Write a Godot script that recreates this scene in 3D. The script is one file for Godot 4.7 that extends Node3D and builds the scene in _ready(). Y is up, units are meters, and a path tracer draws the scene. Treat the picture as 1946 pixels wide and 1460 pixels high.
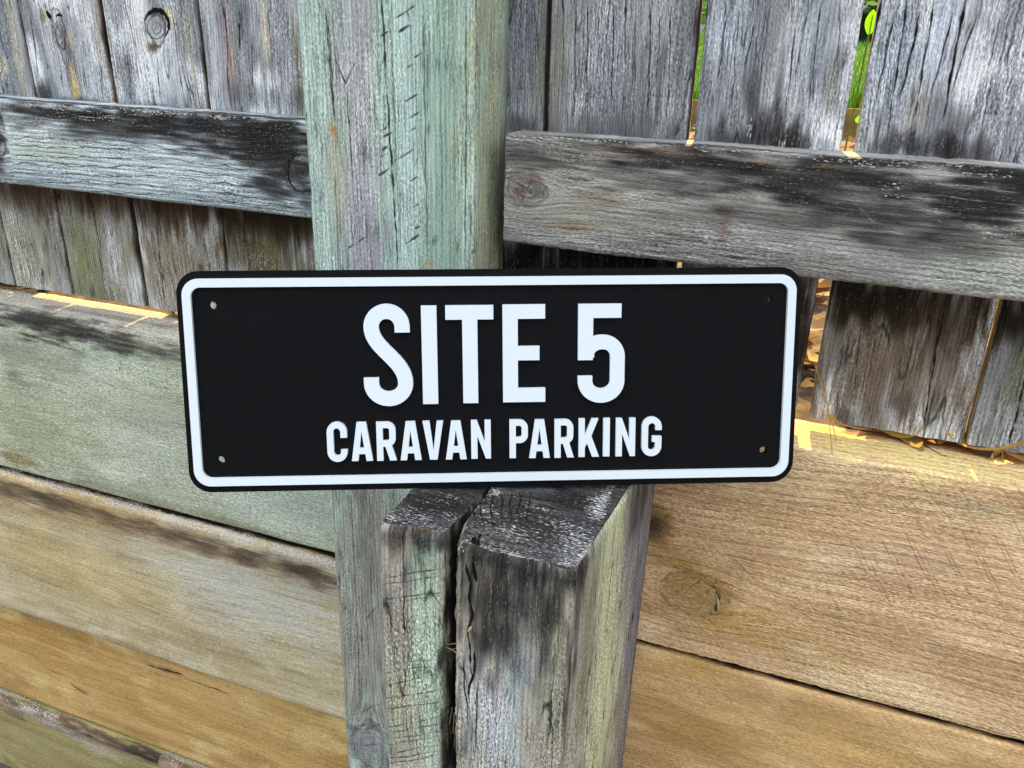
extends Node3D
# A black sign reading SITE 5 / CARAVAN PARKING leans on a weathered paling fence above two plank retaining walls.
# World: x along the fence, y up, z towards the viewer; z = 0 is the front of the fence rails. Lengths of timber are given in millimetres.

var noise := FastNoiseLite.new()      # one octave, 0.01 per mm
var cloudy := FastNoiseLite.new()     # four octaves
var pieces: Array = []                # timber to build: filled by timber(), painted in parallel, then built
var rng := RandomNumberGenerator.new()

func _ready():
	# ------------------------------------------------------------------ camera, sky, sun, exposure
	var cam := Camera3D.new()
	cam.name = "camera"
	cam.position = Vector3(0, 0, 0.534)
	cam.basis = Basis.from_euler(Vector3(deg_to_rad(-23.1349), deg_to_rad(19.4523), deg_to_rad(1.9509)))
	cam.fov = 51.56
	cam.near = 0.02
	cam.far = 400.0
	add_child(cam)
	cam.current = true
	var sky_mat := ProceduralSkyMaterial.new()
	sky_mat.sky_top_color = Color(0.94, 0.97, 1.0)
	sky_mat.sky_horizon_color = Color(0.30, 0.315, 0.335)
	sky_mat.sky_curve = 0.6
	sky_mat.ground_bottom_color = Color(0.35, 0.34, 0.32)
	sky_mat.ground_horizon_color = Color(0.42, 0.41, 0.39)
	sky_mat.sun_angle_max = 5.0
	var sky := Sky.new()
	sky.sky_material = sky_mat
	var env := Environment.new()
	env.background_mode = Environment.BG_SKY
	env.sky = sky
	env.background_energy_multiplier = 1.3
	env.tonemap_mode = Environment.TONE_MAPPER_LINEAR
	env.tonemap_exposure = 2.6
	env.sdfgi_enabled = true
	env.ssao_enabled = true
	env.ssil_enabled = true
	var we := WorldEnvironment.new()
	we.name = "environment"
	we.environment = env
	add_child(we)
	var sun := DirectionalLight3D.new()
	sun.name = "sun"
	sun.light_energy = 1.6
	sun.light_color = Color(1.0, 0.82, 0.5)
	sun.light_angular_distance = 0.5
	sun.shadow_enabled = true
	# low behind the fence, a little to the left of straight on
	var el := deg_to_rad(25.0)
	var az := deg_to_rad(-6.0)
	var to_sun := Vector3(sin(az) * cos(el), sin(el), -cos(az) * cos(el))
	sun.basis = Basis.looking_at(-to_sun, Vector3.UP)
	add_child(sun)

	noise.seed = 7
	noise.noise_type = FastNoiseLite.TYPE_PERLIN
	noise.frequency = 0.01
	noise.fractal_type = FastNoiseLite.FRACTAL_NONE
	cloudy.seed = 23
	cloudy.noise_type = FastNoiseLite.TYPE_PERLIN
	cloudy.frequency = 0.01
	cloudy.fractal_type = FastNoiseLite.FRACTAL_FBM
	cloudy.fractal_octaves = 4
	rng.seed = 11

	# ------------------------------------------------------------------ the setting
	build_ground()
	# ------------------------------------------------------------------ fence, retaining walls, stump
	list_timber()
	build_timber()
	# ------------------------------------------------------------------ the sign and the small things
	build_sign()
	build_litter()
	build_garden()

# ====================================================================== helpers
func tag(o: Node, label: String, category: String, group := "", kind := "") -> void:
	if label: o.set_meta("label", label)
	if category: o.set_meta("category", category)
	if group: o.set_meta("group", group)
	if kind: o.set_meta("kind", kind)

func thing(called: String, label: String, category: String, at := Vector3.ZERO, group := "") -> Node3D:
	var o := Node3D.new()
	o.name = called
	o.position = at
	tag(o, label, category, group)
	add_child(o, true)
	return o

var taken := {}
func numbered(parent: Node, called: String) -> String:
	var key := str(parent.get_instance_id()) + called
	var n: int = taken.get(key, 0)
	taken[key] = n + 1
	return called if n == 0 else "%s_%03d" % [called, n]

func part(called: String, mesh: Mesh, mat: Material, parent: Node = self) -> MeshInstance3D:
	var o := MeshInstance3D.new()
	o.name = numbered(parent, called)
	o.mesh = mesh
	if mat: o.material_override = mat
	parent.add_child(o, true)
	return o

func plain(c: Color, rough := 0.8) -> StandardMaterial3D:
	var m := StandardMaterial3D.new()
	m.albedo_color = c
	m.roughness = rough
	return m

# ====================================================================== timber: painting
# A stick has grain along g (mm) and its face across h (mm). Its texture runs over g0..g1 and over the whole unrolled outline, from -side to width + side.
func paint(s: Dictionary) -> void:
	var ppm: float = s.ppm
	var g0: float = s.g0
	var g1: float = s.g1
	var h0: float = s.h0
	var h1: float = s.h1
	var nx := int((g1 - g0) * ppm)
	var ny := int((h1 - h0) * ppm)
	var sd: float = s.seed * 371.0
	var flat_rows: Array = s.look.base
	var ca := Color(flat_rows[0])
	var cb := Color(flat_rows[1])
	var cc := Color(flat_rows[2])
	var marks: Array = s.marks
	# coarse pass: colour, mildew with some painted shade, and pale wear, a quarter of the resolution
	var cx := nx / 4 + 1
	var cy := ny / 4 + 1
	var c1 := PackedFloat32Array()
	var c2 := PackedFloat32Array()
	c1.resize(cx * cy * 4)
	c2.resize(cx * cy)
	for iy in cy:
		var h := h0 + (iy + 0.5) * 4.0 / ppm
		for ix in cx:
			var g := g0 + (ix + 0.5) * 4.0 / ppm
			var b1 := cloudy.get_noise_2d(g * 0.5 + sd, h * 3.0 + sd)
			var b2 := cloudy.get_noise_2d(g * 1.2 + sd + 300.0, h * 2.0 + sd)
			var wob := cloudy.get_noise_2d(g * 2.2 + sd, h * 8.0 - sd) + 0.5 * noise.get_noise_2d(g * 4.0 + sd, h * 34.0)
			var c := ca.lerp(cb, smoothstep(-0.25, 0.25, b1)).lerp(cc, smoothstep(0.0, 0.4, b2))
			var mould_shade := 0.0
			var pale := 0.0
			for k in marks:
				var dg: float = (g - k[0]) / k[2]
				if absf(dg) > 1.7:
					continue
				var dh: float = (h - k[1]) / k[3]
				if absf(dh) > 1.7:
					continue
				var d := sqrt(dg * dg + dh * dh) + wob * 0.9
				var a: float = k[5] * (1.0 - smoothstep(0.2, 1.4, d))
				if k[6] == 0:
					c = c.lerp(k[4], a)
				elif k[6] == 1:
					mould_shade = maxf(mould_shade, a) + minf(mould_shade, a) * 0.3
				else:
					pale = maxf(pale, a)
			var at := (iy * cx + ix) * 4
			c1[at] = c.r
			c1[at + 1] = c.g
			c1[at + 2] = c.b
			c1[at + 3] = mould_shade
			c2[at / 4] = pale
	var i1 := Image.create_from_data(cx, cy, false, Image.FORMAT_RGBAF, c1.to_byte_array())
	var i2 := Image.create_from_data(cx, cy, false, Image.FORMAT_RF, c2.to_byte_array())
	i1.resize(nx, ny, Image.INTERPOLATE_BILINEAR)
	i2.resize(nx, ny, Image.INTERPOLATE_BILINEAR)
	var base := i1.get_data().to_float32_array()
	var worn := i2.get_data().to_float32_array()
	# fine pass: growth rings, fibres, checks, knots
	var look: Dictionary = s.look
	var period: float = look.ring
	var rd: float = look.ring_dark
	var wander: float = look.wander
	var fa: float = look.fibre
	var fb: float = look.fine
	var fc: float = look.grit
	var fuzz: float = look.fuzz
	var crack: float = look.crack
	var hair: float = look.hair
	var jit: float = look.jit
	var tilt: float = look.tilt
	var knot_rim: float = look.knot_rim
	var knots: Array = s.knots
	var rgb := PackedByteArray()
	var hgt := PackedByteArray()
	rgb.resize(nx * ny * 3)
	hgt.resize(nx * ny)
	for iy in ny:
		var h := h0 + (iy + 0.5) / ppm
		for ix in nx:
			var g := g0 + (ix + 0.5) / ppm
			var t := h
			var kd := 9.0
			for k in knots:
				var dg: float = (g - k[0]) / (k[2] * k[3])
				if absf(dg) > 4.0:
					continue
				var dh: float = (h - k[1]) / k[2]
				var d2 := dg * dg + dh * dh
				if d2 < 16.0:
					t -= dh / sqrt(dh * dh + 0.3) * k[2] * 0.85 * exp(-d2 * 0.42)
					kd = minf(kd, sqrt(d2))
			t += noise.get_noise_2d(g * 0.3 + sd, t * 0.8) * wander
			var ph := t / period + noise.get_noise_2d(g * 0.3 + sd, t * 3.0) * jit
			if kd < 1.25:
				var kb := kd + noise.get_noise_2d(g * 14.0 + sd, h * 14.0) * 0.22
				if kb < 1.0:
					ph = kb * 4.0
			var fr := ph - floorf(ph)
			var late := fr * fr * fr
			if fr > 0.9:
				late *= (1.0 - fr) * 10.0
			t += noise.get_noise_2d(g * 17.0 + sd, h * 26.0) * 0.9
			var f1 := noise.get_noise_2d(g * 1.6 + sd, t * 60.0)
			var f2 := noise.get_noise_2d(g * 3.6 + sd, t * 125.0)
			var f3 := noise.get_noise_2d(g * 34.0, h * 140.0 + sd)
			f3 = f3 * 0.9 + 0.7 * noise.get_noise_2d(g * 62.0 + 70.0, h * 165.0 + sd)
			var f4 := 0.0
			if fuzz > 0.0:
				f4 = noise.get_noise_2d(g * 18.0 + h * tilt * 4.0 + sd, h * 74.0 - g * 9.0) + 0.7 * noise.get_noise_2d(g * 40.0 + sd, h * 100.0 - g * 14.0)
			var act := clampf(0.85 + 0.9 * noise.get_noise_2d(g * 0.7 + sd * 3.0, h * 3.2), 0.45, 1.3)
			var lum := 1.2 - rd * late + fa * f1 + (fb * f2 + fc * f3 * (1.0 if f3 < 0.0 else 1.35)) * act + fuzz * f4
			var z := 0.5 - 0.2 * rd * late + 0.16 * f1 + 0.18 * f2 + 0.26 * f3 + fuzz * 0.9 * f4
			if hair > 0.0:
				var hl := 1.0 - absf(noise.get_noise_2d(g * 1.7 + sd * 1.7, t * 42.0)) * 8.0
				if hl > 0.0:
					hl *= clampf(0.55 + noise.get_noise_2d(g * 2.0, t * 9.0 + sd) * 2.2, 0.0, 1.0)
					lum *= 1.0 - hair * hl
					z -= hair * 0.5 * hl
			if crack > 0.0:
				var ck := 1.0 - absf(noise.get_noise_2d(g * 0.9 + sd + 99.0, t * 10.0)) * 22.0
				if ck > 0.0:
					ck *= clampf(noise.get_noise_2d(g * 1.7 + sd, t * 5.0 + 50.0) * 4.0, 0.0, 1.0) * crack
					lum *= 1.0 - 0.8 * ck
					z -= 0.5 * ck
			if kd < 1.6:
				var rim := 1.0 - absf(kd + noise.get_noise_2d(g * 9.0, h * 9.0 + sd) * 0.3 + f3 * 0.06 - 1.05) * 6.0
				if rim > 0.0:
					lum *= 1.0 - knot_rim * rim
					z -= 0.3 * rim
				if kd < 1.0:
					lum *= 0.88
			var at := (iy * nx + ix) * 4
			var r := base[at] * lum
			var gr := base[at + 1] * lum
			var bl := base[at + 2] * lum
			var m := base[at + 3]
			if m > 0.03:
				var mm := smoothstep(0.05, 1.0, m + 0.16 * f1 + 0.2 * f2 + 0.42 * f3) * 0.84
				mm = maxf(mm, smoothstep(0.42, 0.72, m * 0.62 + 0.35 * f2 + 0.55 * f3) * 0.95)
				mm *= minf(1.0, m * 3.0)
				var dk := 0.12 + 0.12 * f3 + 0.08 * f2 + maxf(0.0, f3 * 0.5 + f2 * 0.6 - 0.2) * 0.6
				r += (dk - r) * mm
				gr += (dk * 0.93 - gr) * mm
				bl += (dk * 0.92 - bl) * mm
				z -= 0.06 * mm
			var p := worn[iy * nx + ix]
			if p > 0.03:
				var pp := smoothstep(0.42, 0.7, p * 0.75 + 0.42 * f2 + 0.5 * f3)
				var pk := 0.70 + 0.2 * f3
				r += (pk - r) * pp
				gr += (pk * 0.985 - gr) * pp
				bl += (pk * 0.97 - bl) * pp
				z += 0.1 * pp
			at = (iy * nx + ix) * 3
			rgb[at] = int(clampf(r, 0.02, 1.0) * 255.0)
			rgb[at + 1] = int(clampf(gr, 0.02, 1.0) * 255.0)
			rgb[at + 2] = int(clampf(bl, 0.02, 1.0) * 255.0)
			hgt[iy * nx + ix] = int(clampf(z, 0.0, 1.0) * 255.0)
	# strokes: checks, saw marks, splinters, each [g, h, g, h, width, colour, strength, depth, wobble]
	for k in s.strokes:
		var ax: float = k[0]
		var ay: float = k[1]
		var bx: float = k[2]
		var by: float = k[3]
		var long := Vector2(bx - ax, by - ay).length()
		var steps := int(long * ppm * 2.0) + 1
		var across := Vector2(by - ay, ax - bx) / maxf(long, 0.001)
		var half: float = k[4] * 0.5
		var col: Color = k[5]
		for n in steps + 1:
			var f := float(n) / steps
			var w: float = noise.get_noise_2d(f * long * 6.0 + ax * 9.0, ay * 13.0) * k[8]
			var ends := minf(1.0, minf(f, 1.0 - f) * 6.0 + 0.15)
			var hw: float = half * ends * (0.8 + 0.8 * noise.get_noise_2d(f * long * 14.0, ax * 7.0))
			var px := (ax + (bx - ax) * f + across.x * w - g0) * ppm
			var py := (ay + (by - ay) * f + across.y * w - h0) * ppm
			var reach := int(hw * ppm) + 1
			for oy in range(-reach, reach + 1):
				for ox in range(-reach, reach + 1):
					var qx := int(px) + ox
					var qy := int(py) + oy
					if qx < 0 or qy < 0 or qx >= nx or qy >= ny:
						continue
					var d := Vector2(qx + 0.5 - px, qy + 0.5 - py).length() / ppm
					var a: float = k[6] * clampf((hw - d) * ppm + 0.5, 0.0, 1.0) * 0.6
					if a <= 0.0:
						continue
					var i := (qy * nx + qx) * 3
					rgb[i] = int(lerpf(rgb[i], col.r * 255.0, a))
					rgb[i + 1] = int(lerpf(rgb[i + 1], col.g * 255.0, a))
					rgb[i + 2] = int(lerpf(rgb[i + 2], col.b * 255.0, a))
					hgt[qy * nx + qx] = int(clampf(hgt[qy * nx + qx] - a * k[7] * 255.0, 0.0, 255.0))
	s.color_image = Image.create_from_data(nx, ny, false, Image.FORMAT_RGB8, rgb)
	s.height_image = Image.create_from_data(nx, ny, false, Image.FORMAT_L8, hgt)

func wood_material(s: Dictionary) -> StandardMaterial3D:
	var m := StandardMaterial3D.new()
	m.albedo_texture = ImageTexture.create_from_image(s.color_image)
	m.roughness = 0.88
	m.metallic_specular = 0.3
	m.heightmap_enabled = true
	m.heightmap_texture = ImageTexture.create_from_image(s.height_image)
	m.heightmap_scale = s.look.relief
	return m

# ====================================================================== timber: shaping
# The outline of a stick: [across, depth, h, rag], from the back of one edge over the face to the back of the other.
func outline(width: float, side: float, radius: float) -> Array:
	var out := []
	for k in 4:
		out.append([0.0, -side + (side - radius) * k / 4.0, -side + (side - radius) * k / 4.0, 1.0])
	for k in 5:
		var a := PI / 2.0 * k / 4.0
		out.append([radius - radius * cos(a), -radius + radius * sin(a), -radius + radius * (0.2 + 1.3 * k / 4.0), 1.0])
	var n := maxi(4, int(width / 4.0))
	for k in range(1, n):
		out.append([radius + (width - 2.0 * radius) * k / n, 0.0, radius * 0.5 + (width - radius) * k / n, 0.0])
	for k in 5:
		var a := PI / 2.0 * k / 4.0
		out.append([width - radius + radius * sin(a), -radius + radius * cos(a), width - radius * (0.5 - 1.3 * k / 4.0), -1.0])
	for k in range(1, 5):
		out.append([width, -radius - (side - radius) * k / 4.0, width + radius + (side - radius) * k / 4.0, -1.0])
	return out

# Local axes in mm turned to metres: x along the grain, y downwards across (so -y), z out of the face. upright: grain runs up, across runs right.
func shape(s: Dictionary) -> ArrayMesh:
	var prof: Array = s.outline
	var n := prof.size()
	var long: float = s.length
	var from: float = s.from
	var step: float = s.step
	var rows := int(long / step) + 1
	var sd: float = s.seed * 53.0
	var st := SurfaceTool.new()
	st.begin(Mesh.PRIMITIVE_TRIANGLES)
	var rag: float = s.rag
	var bump: float = s.bump
	var rim: float = s.rim
	var where := PackedVector3Array()
	for i in rows + 1:
		var g := from + long * i / rows
		var over := 0.0
		if rim > 0.0:                          # the end at the far side of the grain is worn round
			over = clampf(1.0 - (from + long - g) / rim, 0.0, 1.0)
			over = 1.0 - sqrt(1.0 - over * over)
		for j in n:
			var q: Array = prof[j]
			var a: float = q[0]
			var z: float = q[1]
			var h: float = q[2]
			var e: float = q[3]
			var r := 0.0
			if absf(e) > 0.0:
				r = noise.get_noise_2d(g * 1.5 + sd, e * 700.0) * rag * 0.5 + noise.get_noise_2d(g * 18.0 + sd, e * 300.0) * rag * 0.3
				r += maxf(0.0, noise.get_noise_2d(g * 4.0 + sd, e * 900.0) - 0.3) * rag * 2.0
				r -= s.lean * 0.0
			a += e * r
			a += s.lean * g + s.bow * sin(PI * clampf((g - s.g0) / (s.g1 - s.g0), 0.0, 1.0))
			z += cloudy.get_noise_2d(g * 0.8 + sd, h * 3.0) * bump * 0.6
			if over > 0.0:
				a += (s.middle.x - a) * over * s.rim_pull
				z += (s.middle.y - z) * over * s.rim_pull
			var gg := g
			if i == rows or i == 0:
				gg += noise.get_noise_2d(h * 22.0 + sd, i * 3.0) * s.fray + noise.get_noise_2d(h * 5.0 + sd, i * 3.0) * s.fray
			var v := Vector3(a, gg, z) if s.upright else Vector3(gg, -a, z)
			where.append(v * 0.001)
			st.set_uv(Vector2((g - s.g0) / (s.g1 - s.g0), (h - s.h0) / (s.h1 - s.h0)))
			st.add_vertex(v * 0.001)
	for i in rows:
		for j in n:
			var b := (j + 1) % n
			var p := i * n + j
			var q := i * n + b
			if s.upright:
				for k in [p, p + n, q + n, p, q + n, q]: st.add_index(k)
			else:
				for k in [p, p + n, q + n, p, q + n, q]: st.add_index(k)
	st.generate_normals()
	var mesh := st.commit()
	# end caps
	for side in 2:
		var cap := SurfaceTool.new()
		cap.begin(Mesh.PRIMITIVE_TRIANGLES)
		var flat := PackedVector2Array()
		var first := rows * n if side == 1 else 0
		for j in n:
			var v := where[first + j]
			flat.append(Vector2(v.x, v.z) if s.upright else Vector2(v.y, v.z))
		var tris := Geometry2D.triangulate_polygon(flat)
		var want := Vector3.UP if s.upright else Vector3.RIGHT
		if side == 0: want = -want
		for t in range(0, tris.size(), 3):
			var a := where[first + tris[t]]
			var b := where[first + tris[t + 1]]
			var c := where[first + tris[t + 2]]
			var order := [a, b, c] if (b - a).cross(c - a).dot(want) < 0.0 else [a, c, b]
			for v in order:
				cap.set_normal(want)
				cap.set_uv(Vector2(0.5 + v.x * 2.0, 0.5 + v.z * 2.0) if not s.has("cap") else Vector2((v.x * 1000.0 - s.cap[0]) / s.cap[2], (v.z * 1000.0 - s.cap[1]) / s.cap[3]))
				cap.add_vertex(v)
		mesh = cap.commit(mesh)
	return mesh

func build_timber() -> void:
	var job := WorkerThreadPool.add_group_task(func(i): paint(pieces[i]), pieces.size())
	WorkerThreadPool.wait_for_group_task_completion(job)
	for s in pieces:
		s.material = wood_material(s)
	for s in pieces:
		if s.has("no_mesh"): continue
		var mesh := shape(s)
		var m: Material = s.material
		for k in mesh.get_surface_count(): mesh.surface_set_material(k, m)
		for k in [1, 2]: mesh.surface_set_material(k, end_grain)
		if s.has("cap_of"): mesh.surface_set_material(2, s.cap_of.material)
		var o := part(s.called, mesh, null, s.parent)
		o.position = s.at * 0.001
		o.rotation.z = s.turn
		if s.label: o.set_meta("label", s.label)
		for x in s.repeats:                     # more of the same beyond the frame
			var c := part(s.called, mesh, null, s.parent)
			c.position = (s.at + x) * 0.001
			c.rotation.z = s.turn

var end_grain: StandardMaterial3D

func timber(called: String, parent: Node3D, look: Dictionary, more: Dictionary) -> Dictionary:
	var s := {
		"called": called, "parent": parent, "look": look, "seed": pieces.size() + 1.0, "ppm": 2.2, "upright": false, "side": 20.0, "radius": 2.0, "step": 3.0, "rag": 0.8, "bump": 0.7, "rim": 0.0, "rim_pull": 0.04,
		"lean": 0.0, "bow": 0.0, "fray": 0.8, "turn": 0.0, "label": "", "repeats": [], "marks": [], "knots": [], "strokes": [], "middle": Vector2.ZERO, "width": 0.0,
	}
	s.merge(more, true)
	if not s.has("outline"):
		s.outline = outline(s.width, s.side, s.radius)
		s.h0 = -s.side
		s.h1 = s.width + s.side
	if not s.has("length"):
		s.from = s.g0
		s.length = s.g1 - s.g0
	# marks, knots and strokes come in world mm; turn them to (g, h)
	var ox: float = s.at.x
	var oy: float = s.at.y
	var up: bool = s.upright
	for k in s.marks:
		var x: float = k[0]
		var y: float = k[1]
		if up:
			k[0] = y - oy
			k[1] = x - ox
			var w = k[2]
			k[2] = k[3]
			k[3] = w
		else:
			k[0] = x - ox
			k[1] = oy - y
		k[4] = Color(k[4])
	for k in s.knots:
		var x: float = k[0]
		k[0] = k[1] - oy if up else x - ox
		k[1] = x - ox if up else oy - k[1]
	for k in s.strokes:
		for i in [0, 2]:
			var x: float = k[i]
			k[i] = k[i + 1] - oy if up else x - ox
			k[i + 1] = x - ox if up else oy - k[i + 1]
		k[5] = Color(k[5])
	pieces.append(s)
	return s

func list_timber() -> void:
	var fence := thing("timber_fence", "weathered grey timber paling fence with a green tinted square post and two rails", "fence")
	var wall_left := thing("retaining_wall", "grey green and golden brown weathered plank retaining wall left of the post", "retaining wall")
	var wall_right := thing("retaining_wall_001", "fresh tan sawn plank retaining wall right of the split stump", "retaining wall")
	var stump := thing("split_stump", "short split timber stump with blackened top in front of the fence post, under the sign", "timber stump")
	var pal_blue := {"base": ["a5a7ab", "787a7f", "ced1d5"], "ring": 2.6, "ring_dark": 0.28, "wander": 5, "fibre": 0.13, "fine": 0.42, "grit": 0.34, "fuzz": 0.0, "crack": 0.7, "hair": 0.4, "jit": 1.2, "tilt": 0.3, "relief": 0.055, "knot_rim": 0.5}
	var pal_grey := {"base": ["8c8d90", "68696d", "adaeb0"], "ring": 1.9, "ring_dark": 0.32, "wander": 3, "fibre": 0.13, "fine": 0.42, "grit": 0.34, "fuzz": 0.0, "crack": 0.7, "hair": 0.4, "jit": 1.2, "tilt": 0.3, "relief": 0.055, "knot_rim": 0.5}
	var rail_l := {"base": ["a3adb1", "8d979b", "b4bfc3"], "ring": 4.2, "ring_dark": 0.5, "wander": 5, "fibre": 0.13, "fine": 0.42, "grit": 0.34, "fuzz": 0.0, "crack": 0.08, "hair": 0.16, "jit": 0.5, "tilt": 0.3, "relief": 0.055, "knot_rim": 0.5}
	var rail_r := {"base": ["8b8984", "777570", "9d9b96"], "ring": 3.6, "ring_dark": 0.36, "wander": 7, "fibre": 0.13, "fine": 0.42, "grit": 0.34, "fuzz": 0.0, "crack": 0.15, "hair": 0.25, "jit": 0.6, "tilt": 0.3, "relief": 0.055, "knot_rim": 0.18}
	var postw := {"base": ["9db0a4", "92a599", "acbab0"], "ring": 3.4, "ring_dark": 0.25, "wander": 3, "fibre": 0.14, "fine": 0.3, "grit": 0.28, "fuzz": 0.0, "crack": 0.25, "hair": 0.35, "jit": 1.2, "tilt": 0.3, "relief": 0.055, "knot_rim": 0.22}
	var brd_a := {"base": ["9b9f8d", "8d917f", "a8ac9c"], "ring": 9, "ring_dark": 0.06, "wander": 10, "fibre": 0.06, "fine": 0.14, "grit": 0.26, "fuzz": 0.2, "crack": 0.0, "hair": 0.1, "jit": 1.2, "tilt": 1.2, "relief": 0.055, "knot_rim": 0.22}
	var brd_b := {"base": ["a5987a", "938568", "aea48a"], "ring": 12, "ring_dark": 0.1, "wander": 14, "fibre": 0.1, "fine": 0.12, "grit": 0.18, "fuzz": 0.13, "crack": 0.0, "hair": 0.1, "jit": 1.2, "tilt": 1.6, "relief": 0.055, "knot_rim": 0.22}
	var brd_c := {"base": ["ad8e5d", "96784a", "b49c6c"], "ring": 14, "ring_dark": 0.1, "wander": 14, "fibre": 0.08, "fine": 0.12, "grit": 0.16, "fuzz": 0.12, "crack": 0.0, "hair": 0.1, "jit": 1.2, "tilt": 1.8, "relief": 0.055, "knot_rim": 0.22}
	var brd_d := {"base": ["8c8158", "7d734d", "978c66"], "ring": 12, "ring_dark": 0.06, "wander": 10, "fibre": 0.08, "fine": 0.1, "grit": 0.16, "fuzz": 0.14, "crack": 0.0, "hair": 0.1, "jit": 1.2, "tilt": 1.2, "relief": 0.055, "knot_rim": 0.22}
	var new_a := {"base": ["bd9d7a", "aa8b69", "c9ad8a"], "ring": 7, "ring_dark": 0.24, "wander": 12, "fibre": 0.1, "fine": 0.15, "grit": 0.22, "fuzz": 0.17, "crack": 0.0, "hair": 0.1, "jit": 1.2, "tilt": 1.3, "relief": 0.09, "knot_rim": 0.08}
	var new_b := {"base": ["b6956b", "a4845b", "c1a47b"], "ring": 16, "ring_dark": 0.1, "wander": 12, "fibre": 0.08, "fine": 0.12, "grit": 0.16, "fuzz": 0.12, "crack": 0.0, "hair": 0.1, "jit": 1.2, "tilt": 1.8, "relief": 0.055, "knot_rim": 0.22}
	var stumpw := {"base": ["979287", "857f74", "a8a49c"], "ring": 3.0, "ring_dark": 0.28, "wander": 4, "fibre": 0.14, "fine": 0.3, "grit": 0.5, "fuzz": 0.0, "crack": 0.8, "hair": 0.4, "jit": 1.2, "tilt": 0.3, "relief": 0.055, "knot_rim": 0.5}
	var endw := {"base": ["3c3a3a", "302e30", "4a4848"], "ring": 6.0, "ring_dark": 0.4, "wander": 3, "fibre": 0.1, "fine": 0.2, "grit": 0.7, "fuzz": 0.0, "crack": 1.0, "hair": 0.4, "jit": 1.2, "tilt": 0.3, "relief": 0.2, "knot_rim": 0.5}
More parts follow.
